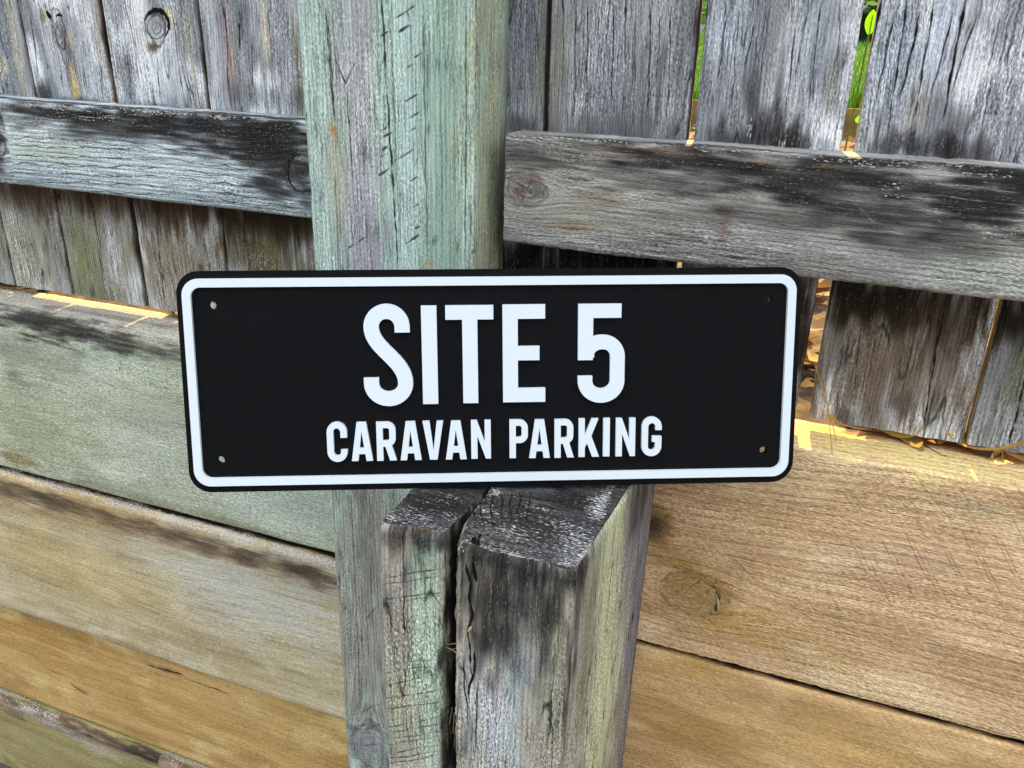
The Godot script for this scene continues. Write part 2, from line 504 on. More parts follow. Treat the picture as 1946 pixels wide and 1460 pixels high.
	timber("paling", fence, pal_blue, {
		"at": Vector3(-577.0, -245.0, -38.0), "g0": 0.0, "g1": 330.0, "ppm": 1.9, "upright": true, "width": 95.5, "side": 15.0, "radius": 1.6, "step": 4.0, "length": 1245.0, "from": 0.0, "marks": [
			[-538, -192, 67.6, 60.8, "807a6c", 1.00, 0], [-535, -141, 83.5, 28.6, "3a2b1e", 0.95, 0], [-544, -228, 25.2, 21.1, "958e84", 0.50, 0],  # brown foot; near-black band also paints in the shade under the rail
			[-529, -11, 5.5, 4.1, "54452c", 0.90, 0], [-508, 14, 4.3, 5.4, "c9bd8e", 0.70, 0], [-573, -17, 5.8, 83.5, "b0b4b2", 0.60, 0],
			[-490, -15, 4.8, 80.1, "9a9888", 0.70, 0], [-533, -60, 39.8, 6.1, "000000", 0.50, 1], [-586.0, 100, 6.5, 900, "2e2318", 1.0, 0],
			[-472.5, 100, 6.5, 900, "2e2318", 1.0, 0]], "knots": [
			[-523.0, 3.5, 9.5, 1.25]], "strokes": [
			[-535.3, 7.9, -529.5, 14.2, 1.00, "0b0908", 1.00, 0.60, 0.2], [-530.9, 13.2, -522.8, 16.7, 2.25, "0b0908", 1.00, 0.60, 0.2], [-524.5, 16.4, -516.1, 16.3, 3.10, "0b0908", 1.00, 0.60, 0.2],
			[-517.7, 16.7, -511.2, 13.0, 3.40, "0b0908", 1.00, 0.60, 0.2], [-512.2, 14.0, -509.1, 7.7, 3.10, "0b0908", 1.00, 0.60, 0.2], [-509.3, 9.2, -510.6, 1.7, 2.25, "0b0908", 1.00, 0.60, 0.2],
			[-509.9, 3.2, -515.1, -3.4, 1.00, "0b0908", 1.00, 0.60, 0.2], [-513.7, 2.2, -513.4, 7.2, 0.70, "4a4844", 0.80, 0.20, 0.2], [-513.2, 6.2, -515.3, 10.4, 0.70, "4a4844", 0.80, 0.20, 0.2],
			[-514.7, 9.7, -518.7, 12.3, 0.70, "4a4844", 0.80, 0.20, 0.2], [-517.8, 12.0, -523.0, 12.5, 0.70, "4a4844", 0.80, 0.20, 0.2], [-521.9, 12.6, -527.3, 10.9, 0.70, "4a4844", 0.80, 0.20, 0.2],
			[-526.2, 11.4, -530.8, 7.8, 0.70, "4a4844", 0.80, 0.20, 0.2], [-530.0, 8.7, -532.7, 3.9, 0.70, "4a4844", 0.80, 0.20, 0.2], [-532.4, 4.9, -532.8, -0.2, 0.70, "4a4844", 0.80, 0.20, 0.2],
			[-533.0, 0.8, -530.9, -3.5, 0.70, "4a4844", 0.80, 0.20, 0.2], [-531.5, -2.7, -527.4, -5.4, 0.70, "4a4844", 0.80, 0.20, 0.2], [-528.4, -5.0, -523.1, -5.5, 0.70, "4a4844", 0.80, 0.20, 0.2],
			[-524.2, -5.6, -518.8, -3.8, 0.70, "4a4844", 0.80, 0.20, 0.2], [-519.8, -4.4, -515.3, -0.7, 0.70, "4a4844", 0.80, 0.20, 0.2], [-516.1, -1.6, -513.4, 3.2, 0.70, "4a4844", 0.80, 0.20, 0.2],
			[-518.3, 2.8, -519.1, 6.2, 0.60, "55524e", 0.80, 0.20, 0.2], [-518.7, 5.6, -521.6, 7.4, 0.60, "55524e", 0.80, 0.20, 0.2], [-520.9, 7.3, -524.6, 6.9, 0.60, "55524e", 0.80, 0.20, 0.2],
			[-523.9, 7.2, -527.1, 4.8, 0.60, "55524e", 0.80, 0.20, 0.2], [-526.6, 5.4, -528.2, 1.9, 0.60, "55524e", 0.80, 0.20, 0.2], [-528.1, 2.6, -527.3, -0.7, 0.60, "55524e", 0.80, 0.20, 0.2],
			[-527.7, -0.2, -524.8, -2.0, 0.60, "55524e", 0.80, 0.20, 0.2], [-525.5, -1.9, -521.7, -1.5, 0.60, "55524e", 0.80, 0.20, 0.2], [-522.5, -1.8, -519.2, 0.7, 0.60, "55524e", 0.80, 0.20, 0.2],
			[-519.7, 0.0, -518.2, 3.6, 0.60, "55524e", 0.80, 0.20, 0.2], [-512.2, 14.6, -509.7, 12.8, 0.64, "cdc49e", 0.60, -0.10, 0.2], [-510.1, 13.2, -508.2, 10.9, 1.45, "cdc49e", 0.60, -0.10, 0.2],
			[-508.5, 11.4, -507.2, 8.8, 2.00, "cdc49e", 0.60, -0.10, 0.2], [-507.4, 9.3, -506.7, 6.4, 2.20, "cdc49e", 0.60, -0.10, 0.2], [-506.8, 7.0, -506.9, 3.9, 2.00, "cdc49e", 0.60, -0.10, 0.2],
			[-506.8, 4.5, -507.6, 1.4, 1.45, "cdc49e", 0.60, -0.10, 0.2], [-507.3, 2.0, -508.8, -1.0, 0.64, "cdc49e", 0.60, -0.10, 0.2], [-552.5, -146.5, -557.3, -245.8, 0.80, "17130f", 0.90, 0.35, 1.0],
			[-552.5, 23.4, -547.6, -24.7, 0.70, "17130f", 0.90, 0.35, 1.0], [-501.7, -23.0, -496.1, -55.7, 0.70, "17130f", 0.90, 0.35, 1.0], [-505.1, 20.2, -504.0, -54.0, 0.80, "17130f", 0.90, 0.35, 1.0],
			[-525.6, -19.8, -529.9, -53.3, 0.70, "17130f", 0.90, 0.35, 1.0]]})
	timber("paling", fence, pal_blue, {
		"at": Vector3(-478.0, -245.0, -38.0), "g0": 0.0, "g1": 330.0, "ppm": 1.9, "upright": true, "width": 94, "side": 15.0, "radius": 1.6, "step": 4.0, "length": 1245.0, "from": 0.0, "marks": [
			[-444, -176, 72.7, 57.3, "5c5648", 1.00, 0], [-439, -139, 70.9, 27.4, "2c2117", 0.95, 0], [-455, -6, 5.1, 58.4, "8d8088", 0.80, 0],  # brown timber below, rail shade painted in at its top
			[-416, 7, 3.4, 26.3, "c9bf9c", 0.90, 0], [-414, 11, 3.4, 22.4, "ffffff", 0.75, 2], [-412, -24, 2.5, 23.4, "ffffff", 0.50, 2],
			[-398, -12, 6.8, 45.8, "8e8f9a", 0.60, 0], [-404, -47, 2.5, 12.0, "ffffff", 0.60, 2], [-388, -23, 4.4, 46.2, "6f6f5c", 0.70, 0],
			[-439, -45, 30.9, 16.2, "000000", 0.50, 1], [-402, -47, 19.9, 16.0, "000000", 0.45, 1], [-421, -16, 5.0, 23.3, "000000", 0.40, 1],
			[-451, -17, 4.1, 23.7, "a88f78", 0.50, 0], [-449, 14, 3.0, 22.7, "ffffff", 0.50, 2], [-435, -175, 13.9, 19.0, "6a6244", 0.60, 0],
			[-439, -185, 16.8, 12.0, "ffffff", 0.45, 2], [-487.0, 100, 6.5, 900, "2e2318", 1.0, 0], [-375.0, 100, 6.5, 900, "2e2318", 1.0, 0]], "strokes": [
			[-453.1, 24.8, -457.9, -53.7, 0.90, "17130f", 0.90, 0.35, 1.0], [-441.6, 10.0, -442.7, -11.1, 1.40, "17130f", 0.90, 0.35, 1.0], [-430.4, -5.0, -433.5, -40.3, 0.70, "17130f", 0.90, 0.35, 1.0]]})
	timber("paling", fence, pal_blue, {
		"at": Vector3(-670.5, -245.0, -38.0), "g0": 0.0, "g1": 330.0, "ppm": 1.9, "upright": true, "width": 88.5, "side": 15.0, "radius": 1.6, "step": 4.0, "length": 1245.0, "from": 0.0, "marks": [
			[-633, -197, 73.7, 63.6, "828070", 1.00, 0], [-614, -138, 83.1, 24.6, "3c2c1e", 0.90, 0], [-649, -210, 10.9, 43.2, "6f7348", 0.70, 0],  # browner foot, its dark top carrying painted rail shade
			[-610, -195, 11.8, 41.9, "aeaeb2", 0.80, 0], [-643, -241, 41.5, 16.7, "66674c", 0.70, 0], [-644, 10, 4.8, 5.8, "77724c", 0.80, 0],
			[-620, -8, 4.8, 6.7, "a89f78", 0.80, 0], [-622, -40, 5.5, 19.8, "a08a70", 0.80, 0], [-623, -51, 4.9, 11.1, "b39a5e", 0.80, 0],
			[-660, -55, 15.9, 15.9, "000000", 0.75, 1], [-621, -60, 37.0, 5.4, "000000", 0.60, 1], [-634, -41, 18.5, 13.2, "ffffff", 0.30, 2],
			[-584, -9, 4.6, 62.3, "a39d92", 0.70, 0], [-679.5, 100, 6.5, 900, "2e2318", 1.0, 0], [-573.0, 100, 6.5, 900, "2e2318", 1.0, 0]], "knots": [
			[-628.9, -0.2, 6.3, 2.30]], "strokes": [
			[-630.7, 9.3, -629.0, 10.3, 0.76, "0b0908", 1.00, 0.60, 0.2], [-629.4, 10.1, -627.7, 10.8, 1.72, "0b0908", 1.00, 0.60, 0.2], [-628.0, 10.7, -626.4, 11.0, 2.37, "0b0908", 1.00, 0.60, 0.2],
			[-626.7, 11.0, -625.2, 11.0, 2.60, "0b0908", 1.00, 0.60, 0.2], [-625.5, 11.0, -624.1, 10.7, 2.37, "0b0908", 1.00, 0.60, 0.2], [-624.3, 10.8, -623.0, 10.1, 1.72, "0b0908", 1.00, 0.60, 0.2],
			[-623.3, 10.2, -622.2, 9.2, 0.76, "0b0908", 1.00, 0.60, 0.2], [-637.1, -1.6, -637.7, -6.6, 0.80, "4d4b48", 0.70, 0.20, 0.2], [-637.7, -5.7, -636.9, -10.0, 0.80, "4d4b48", 0.70, 0.20, 0.2],
			[-637.2, -9.2, -635.3, -12.3, 0.80, "4d4b48", 0.70, 0.20, 0.2], [-635.8, -11.8, -632.9, -13.3, 0.80, "4d4b48", 0.70, 0.20, 0.2], [-633.6, -13.1, -630.1, -12.8, 0.80, "4d4b48", 0.70, 0.20, 0.2],
			[-630.8, -13.1, -627.2, -11.0, 0.80, "4d4b48", 0.70, 0.20, 0.2], [-627.9, -11.6, -624.6, -8.0, 0.80, "4d4b48", 0.70, 0.20, 0.2], [-625.2, -8.9, -622.5, -4.3, 0.80, "4d4b48", 0.70, 0.20, 0.2],
			[-622.9, -5.3, -621.3, -0.2, 0.80, "4d4b48", 0.70, 0.20, 0.2], [-625.9, -2.2, -626.2, 2.6, 0.60, "5a5652", 0.70, 0.20, 0.2], [-625.9, 1.9, -628.7, 3.4, 0.60, "5a5652", 0.70, 0.20, 0.2],
			[-628.0, 3.6, -631.6, 0.9, 0.60, "5a5652", 0.70, 0.20, 0.2], [-631.0, 1.8, -633.3, -3.5, 0.60, "5a5652", 0.70, 0.20, 0.2], [-633.1, -2.4, -632.7, -7.2, 0.60, "5a5652", 0.70, 0.20, 0.2],
			[-633.1, -6.5, -630.2, -8.1, 0.60, "5a5652", 0.70, 0.20, 0.2], [-631.0, -8.2, -627.3, -5.5, 0.60, "5a5652", 0.70, 0.20, 0.2], [-628.0, -6.4, -625.7, -1.1, 0.60, "5a5652", 0.70, 0.20, 0.2],
			[-639.8, 13.2, -636.9, 8.4, 3.20, "080606", 1.00, 0.60, 1.0], [-659.6, 9.6, -664.3, -42.2, 0.90, "17130f", 0.90, 0.35, 1.0], [-627.2, -144.2, -624.8, -193.4, 0.90, "17130f", 0.90, 0.35, 1.0],
			[-628.7, -193.9, -629.5, -239.1, 0.60, "17130f", 0.90, 0.35, 1.0]]})
	timber("paling", fence, pal_blue, {
		"at": Vector3(-749.0, -245.0, -38.0), "g0": 0.0, "g1": 330.0, "ppm": 1.9, "upright": true, "width": 75, "side": 15.0, "radius": 1.6, "step": 4.0, "length": 1245.0, "from": 0.0, "repeats": [Vector3(-77, 0, 0), Vector3(-154, 0, 0), Vector3(-231, 0, 0), Vector3(-308, 0, 0), Vector3(-385, 0, 0)], "marks": [
			[-716, -202, 72.0, 60.5, "8b897e", 1.00, 0], [-700, -143, 75.9, 25.6, "45352a", 0.90, 0], [-746, -210, 29.7, 50.5, "9a988c", 0.60, 0],  # brown below the rail, darkest where the rail's shade is painted
			[-681, -203, 14.0, 43.5, "6d6b62", 0.50, 0], [-684, -12, 4.4, 52.3, "ffffff", 0.75, 2], [-682, -12, 5.1, 65.3, "b5ad92", 0.70, 0],
			[-707, -31, 6.5, 11.2, "b3aa90", 0.70, 0], [-758.0, 100, 6.5, 900, "2e2318", 1.0, 0], [-665.0, 100, 6.5, 900, "2e2318", 1.0, 0]], "knots": [
			[-710.2, -28.4, 5.4, 1.60]], "strokes": [
			[-722.5, -140.1, -727.9, -166.1, 0.60, "17130f", 0.90, 0.35, 1.0]]})
	timber("paling", fence, pal_grey, {
		"at": Vector3(-382.0, -245.0, -38.0), "g0": 0.0, "g1": 330.0, "ppm": 0.8, "upright": true, "width": 93, "side": 15.0, "radius": 1.6, "step": 4.0, "length": 1245.0, "from": 0.0, "marks": [
			[-391.0, 100, 6.5, 900, "2e2318", 1.0, 0], [-280.0, 100, 6.5, 900, "2e2318", 1.0, 0]]})
	timber("paling", fence, pal_grey, {
		"at": Vector3(-280.2, -245.0, -38.0), "g0": 0.0, "g1": 330.0, "ppm": 2.2, "upright": true, "width": 98.39999999999998, "side": 15.0, "radius": 1.6, "step": 4.0, "length": 1245.0, "from": 0.0, "lean": -0.018, "marks": [
			[-200, -12, 7.9, 68.9, "6d6e78", 0.70, 0], [-184, -11, 3.1, 68.3, "77746a", 0.70, 0], [-198, -55, 16.2, 10.9, "000000", 0.50, 1],
			[-193, -164, 38.9, 37.7, "1c1612", 1.00, 0], [-193, -164, 38.9, 37.7, "000000", 0.90, 1], [-289.2, 100, 6.5, 900, "2e2318", 1.0, 0],  # foot painted near black for the shade behind the sign
			[-172.8, 100, 6.5, 900, "2e2318", 1.0, 0]]})
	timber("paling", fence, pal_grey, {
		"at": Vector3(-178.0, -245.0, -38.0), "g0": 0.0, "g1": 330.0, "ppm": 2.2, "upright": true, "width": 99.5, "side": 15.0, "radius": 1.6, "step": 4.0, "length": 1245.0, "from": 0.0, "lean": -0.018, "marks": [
			[-172, -11, 5.3, 67.8, "75746b", 0.80, 0], [-132, -3, 18.1, 52.4, "8d8e96", 0.60, 0], [-110, -12, 8.9, 65.5, "77777a", 0.50, 0],
			[-128, -54, 63.5, 14.0, "000000", 0.38, 1], [-98, -18, 4.2, 39.4, "000000", 0.35, 1], [-130, 21, 3.2, 4.4, "ffffff", 0.80, 2],
			[-118, -163, 79.6, 40.3, "1c1612", 1.00, 0], [-119, -159, 79.4, 36.1, "000000", 0.90, 1], [-187.0, 100, 6.5, 900, "2e2318", 1.0, 0],  # shadow behind the sign painted into this paling's foot
			[-69.5, 100, 6.5, 900, "2e2318", 1.0, 0]], "strokes": [
			[-170.7, 35.0, -168.8, -10.9, 0.70, "17130f", 0.90, 0.35, 1.0], [-161.5, 23.3, -159.2, -28.6, 0.70, "17130f", 0.90, 0.35, 1.0], [-153.6, 30.7, -149.4, -46.6, 0.70, "17130f", 0.90, 0.35, 1.0],
			[-144.8, 19.1, -143.4, -19.7, 0.70, "17130f", 0.90, 0.35, 1.0], [-135.3, 26.6, -131.8, -37.3, 0.70, "17130f", 0.90, 0.35, 1.0], [-126.5, 33.9, -124.5, -10.9, 0.70, "17130f", 0.90, 0.35, 1.0],
			[-119.4, 22.4, -116.9, -28.3, 0.70, "17130f", 0.90, 0.35, 1.0], [-110.4, 29.7, -105.3, -45.8, 0.70, "17130f", 0.90, 0.35, 1.0], [-103.0, 18.3, -101.7, -19.6, 0.70, "17130f", 0.90, 0.35, 1.0],
			[-96.3, 25.6, -92.3, -36.9, 0.70, "17130f", 0.90, 0.35, 1.0]]})
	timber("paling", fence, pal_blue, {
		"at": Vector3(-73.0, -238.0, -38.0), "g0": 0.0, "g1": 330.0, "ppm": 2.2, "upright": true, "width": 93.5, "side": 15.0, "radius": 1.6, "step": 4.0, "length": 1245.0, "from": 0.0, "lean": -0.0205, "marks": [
			[-58, 12, 13.1, 30.7, "98a0ac", 0.60, 0], [-25, 7, 4.4, 36.4, "7d7a78", 0.60, 0], [-6, 7, 12.3, 35.9, "949ba6", 0.50, 0],
			[10, -20, 3.7, 24.7, "8f8f84", 0.70, 0], [-22, -49, 26.3, 19.7, "000000", 0.75, 1], [-42, -55, 40.5, 11.4, "000000", 0.60, 1],
			[-2, -52, 22.5, 9.1, "000000", 0.55, 1], [-39, -25, 6.6, 19.2, "000000", 0.50, 1], [-21, -15, 3.8, 28.1, "000000", 0.45, 1],
			[-13, -38, 2.6, 11.6, "ffffff", 0.95, 2], [-15, -55, 2.0, 4.6, "ffffff", 0.90, 2], [-37, -46, 1.7, 8.2, "ffffff", 0.80, 2],
			[-19, 13, 1.2, 27.0, "ffffff", 0.70, 2], [6, -186, 42.0, 69.9, "2e251d", 1.00, 0], [-16, -157, 42.3, 22.7, "000000", 0.60, 1],  # dark brown foot with rail and sign shade painted in
			[-82.0, 100, 6.5, 900, "2e2318", 1.0, 0], [29.5, 100, 6.5, 900, "2e2318", 1.0, 0]], "strokes": [
			[-73.1, 32.9, -74.4, -4.3, 0.70, "17130f", 0.90, 0.35, 1.0], [-60.6, 20.7, -61.8, -18.9, 0.70, "17130f", 0.90, 0.35, 1.0], [-53.1, 29.6, -51.1, -33.7, 0.70, "17130f", 0.90, 0.35, 1.0],
			[-42.3, 17.4, -45.6, -9.9, 0.70, "17130f", 0.90, 0.35, 1.0], [-34.7, 26.3, -34.7, -24.4, 0.70, "17130f", 0.90, 0.35, 1.0], [-16.5, 14.4, -16.2, -38.6, 0.70, "17130f", 0.90, 0.35, 1.0],
			[-11.2, 23.1, -13.3, -15.2, 0.70, "17130f", 0.90, 0.35, 1.0], [-4.1, 31.7, -2.4, -29.5, 0.70, "17130f", 0.90, 0.35, 1.0]]})
	timber("paling", fence, pal_blue, {
		"at": Vector3(30.0, -245.0, -38.0), "g0": 0.0, "g1": 330.0, "ppm": 2.2, "upright": true, "width": 101, "side": 15.0, "radius": 1.6, "step": 4.0, "length": 1245.0, "from": 0.0, "lean": -0.0245, "marks": [
			[44, -3, 14.6, 35.4, "8f97a6", 0.60, 0], [66, 15, 11.2, 33.9, "9aa3b4", 0.50, 0], [62, -30, 8.7, 18.2, "88847c", 0.60, 0],
			[60, -50, 35.6, 11.3, "000000", 0.70, 1], [84, -51, 25.9, 11.1, "000000", 0.65, 1], [42, -37, 6.0, 15.5, "000000", 0.40, 1],
			[89, -37, 8.5, 18.1, "000000", 0.40, 1], [77, -194, 71.2, 60.4, "66594d", 1.00, 0], [41, -204, 11.9, 35.1, "7d7b79", 0.60, 0],
			[69, -152, 69.7, 21.5, "271e16", 1.00, 0], [103, -163, 21.4, 32.2, "41362c", 0.70, 0], [107, -208, 12.6, 22.7, "827c78", 0.50, 0],  # brown foot, with shade painted in just under the rail
			[67, -146, 63.2, 10.7, "000000", 0.50, 1], [51, -239, 17.2, 8.1, "000000", 0.45, 1], [90, -223, 16.3, 9.7, "000000", 0.40, 1],
			[21.0, 100, 6.5, 900, "2e2318", 1.0, 0], [140.0, 100, 6.5, 900, "2e2318", 1.0, 0]], "strokes": [
			[30.8, 34.1, 27.8, -12.8, 1.40, "17130f", 0.90, 0.35, 1.0], [38.9, 25.5, 36.8, -26.8, 0.90, "17130f", 0.90, 0.35, 1.0], [44.6, 33.7, 47.0, -40.9, 0.90, "17130f", 0.90, 0.35, 1.0],
			[53.3, 25.2, 50.4, -24.3, 1.40, "17130f", 0.90, 0.35, 1.0], [59.3, 33.4, 61.1, -38.2, 0.90, "17130f", 0.90, 0.35, 1.0], [70.9, 24.9, 67.2, -21.6, 0.90, "17130f", 0.90, 0.35, 1.0],
			[75.9, 33.0, 77.1, -35.4, 1.40, "17130f", 0.90, 0.35, 1.0], [83.3, 24.6, 78.8, -19.2, 0.90, "17130f", 0.90, 0.35, 1.0], [100.8, -141.8, 105.2, -240.1, 1.10, "17130f", 0.90, 0.35, 1.0],
			[100.0, -156.4, 101.9, -201.4, 0.60, "17130f", 0.90, 0.35, 1.0], [52.4, -170.8, 56.1, -217.5, 0.60, "17130f", 0.90, 0.35, 1.0]]})
	timber("paling", fence, pal_blue, {
		"at": Vector3(134.0, -245.0, -38.0), "g0": 0.0, "g1": 330.0, "ppm": 2.2, "upright": true, "width": 98, "side": 15.0, "radius": 1.6, "step": 4.0, "length": 1245.0, "from": 0.0, "lean": -0.026, "repeats": [Vector3(103, 0, 0), Vector3(206, 0, 0), Vector3(309, 0, 0), Vector3(412, 0, 0)], "marks": [
			[103, -1, 10.8, 56.6, "97a0b0", 0.60, 0], [115, -51, 16.6, 7.3, "000000", 0.70, 1], [148, -193, 26.6, 50.8, "6c6c6c", 1.00, 0],
			[138, -154, 26.2, 20.8, "231d17", 1.00, 0], [154, -200, 8.8, 29.2, "666a55", 0.70, 0], [125.0, 100, 6.5, 900, "2e2318", 1.0, 0],  # near-black top of the foot: rail shade painted over brown timber
			[241.0, 100, 6.5, 900, "2e2318", 1.0, 0]], "strokes": [
			[157.0, -184.3, 158.1, -242.3, 1.20, "17130f", 0.90, 0.35, 1.0]]})
	timber("rail", fence, rail_l, {
		"at": Vector3(-1150.0, -58.0, 0.0), "g0": 480.0, "g1": 804.0, "width": 73.5, "side": 38.0, "radius": 3.5, "length": 803.0, "rag": 1.3, "bump": 1.5, "from": 0.0, "marks": [
			[-619, -99, 73.5, 11.7, "a3ac9a", 0.60, 0], [-504, -95, 87.6, 21.3, "b4bfc6", 0.50, 0], [-415, -126, 51.0, 10.6, "7d858c", 0.60, 0],
			[-652, -84, 75.0, 5.4, "b9bcb8", 0.40, 0], [-527, -72, 193.2, 14.2, "000000", 0.55, 1], [-578, -50, 171.7, 10.8, "000000", 0.90, 1],
			[-420, -48, 122.2, 10.0, "000000", 1.00, 1], [-497, -52, 158.8, 8.0, "ffffff", 0.45, 2], [-599, -64, 111.8, 6.8, "000000", 0.95, 1],
			[-483, -64, 105.2, 10.5, "000000", 1.00, 1], [-414, -73, 78.9, 22.2, "000000", 0.95, 1], [-389, -91, 34.0, 36.1, "000000", 0.90, 1],
			[-545, -77, 90.1, 8.5, "000000", 0.55, 1], [-362, -117, 9.6, 12.3, "000000", 0.60, 1], [-637, -73, 49.0, 5.3, "ffffff", 0.50, 2],
			[-565, -66, 45.7, 3.0, "ffffff", 0.50, 2], [-482, -58, 73.3, 2.0, "ffffff", 0.70, 2], [-407, -57, 29.1, 1.5, "ffffff", 0.60, 2],
			[-609, -60, 71.2, 1.7, "ffffff", 0.80, 2], [-365, -96, 12.4, 14.4, "898c93", 1.00, 0]], "knots": [
			[-366.0, -96.0, 14.4, 1.10]], "strokes": [
			[-366.2, -80.6, -372.8, -84.2, 0.60, "1a1817", 0.80, 0.30, 0.2], [-371.6, -83.2, -376.9, -89.3, 1.06, "1a1817", 0.80, 0.30, 0.2], [-376.1, -87.9, -379.2, -95.5, 1.46, "1a1817", 0.80, 0.30, 0.2],
			[-378.8, -93.9, -379.2, -101.8, 1.60, "1a1817", 0.80, 0.30, 0.2], [-379.4, -100.3, -377.0, -107.2, 1.46, "1a1817", 0.80, 0.30, 0.2], [-377.7, -106.0, -372.8, -110.9, 1.06, "1a1817", 0.80, 0.30, 0.2],
			[-374.0, -110.2, -367.4, -112.1, 0.60, "1a1817", 0.80, 0.30, 0.2], [-364.2, -86.5, -368.9, -88.2, 0.60, "4a4a4c", 0.70, 0.20, 0.2], [-368.0, -87.7, -371.8, -91.4, 0.60, "4a4a4c", 0.70, 0.20, 0.2],
			[-371.2, -90.5, -373.5, -95.6, 0.73, "4a4a4c", 0.70, 0.20, 0.2], [-373.2, -94.5, -373.4, -99.8, 0.80, "4a4a4c", 0.70, 0.20, 0.2], [-373.6, -98.8, -371.7, -103.3, 0.73, "4a4a4c", 0.70, 0.20, 0.2],
			[-372.3, -102.5, -368.6, -105.3, 0.60, "4a4a4c", 0.70, 0.20, 0.2], [-369.5, -104.9, -364.8, -105.5, 0.60, "4a4a4c", 0.70, 0.20, 0.2], [-363.9, -91.2, -366.5, -91.8, 0.60, "4a4a4c", 0.70, 0.20, 0.2],
			[-366.0, -91.5, -368.3, -93.4, 0.60, "4a4a4c", 0.70, 0.20, 0.2], [-367.9, -93.0, -369.2, -95.7, 0.73, "4a4a4c", 0.70, 0.20, 0.2], [-369.1, -95.1, -369.2, -98.0, 0.80, "4a4a4c", 0.70, 0.20, 0.2],
			[-369.3, -97.5, -368.1, -99.9, 0.73, "4a4a4c", 0.70, 0.20, 0.2], [-368.4, -99.5, -366.3, -100.7, 0.60, "4a4a4c", 0.70, 0.20, 0.2], [-366.8, -100.6, -364.1, -100.4, 0.60, "4a4a4c", 0.70, 0.20, 0.2],
			[-678.6, -90.8, -555.1, -83.6, 0.80, "3d4248", 0.70, 0.20, 2.0], [-555.1, -83.6, -481.5, -86.1, 0.80, "3d4248", 0.70, 0.20, 2.0], [-680.5, -97.2, -496.7, -88.1, 0.80, "3d4248", 0.70, 0.20, 2.0],
			[-496.7, -88.1, -391.5, -92.5, 0.80, "3d4248", 0.70, 0.20, 2.0], [-683.3, -106.5, -491.6, -95.8, 0.80, "3d4248", 0.70, 0.20, 2.0], [-491.6, -95.8, -382.5, -99.0, 0.80, "3d4248", 0.70, 0.20, 2.0],
			[-685.5, -114.0, -492.9, -103.2, 0.80, "3d4248", 0.70, 0.20, 2.0], [-492.9, -103.2, -383.2, -107.1, 0.80, "3d4248", 0.70, 0.20, 2.0], [-688.1, -122.6, -487.7, -110.4, 0.80, "3d4248", 0.70, 0.20, 2.0],
			[-487.7, -110.4, -374.2, -113.6, 0.80, "3d4248", 0.70, 0.20, 2.0], [-690.3, -129.8, -484.0, -117.6, 0.80, "3d4248", 0.70, 0.20, 2.0], [-484.0, -117.6, -367.7, -122.0, 0.80, "3d4248", 0.70, 0.20, 2.0],
			[-692.7, -138.1, -483.5, -124.4, 0.80, "3d4248", 0.70, 0.20, 2.0], [-483.5, -124.4, -365.7, -127.5, 0.80, "3d4248", 0.70, 0.20, 2.0], [-381.5, -129.9, -369.5, -126.3, 0.90, "cfc6b4", 0.90, -0.20, 0.0]]})
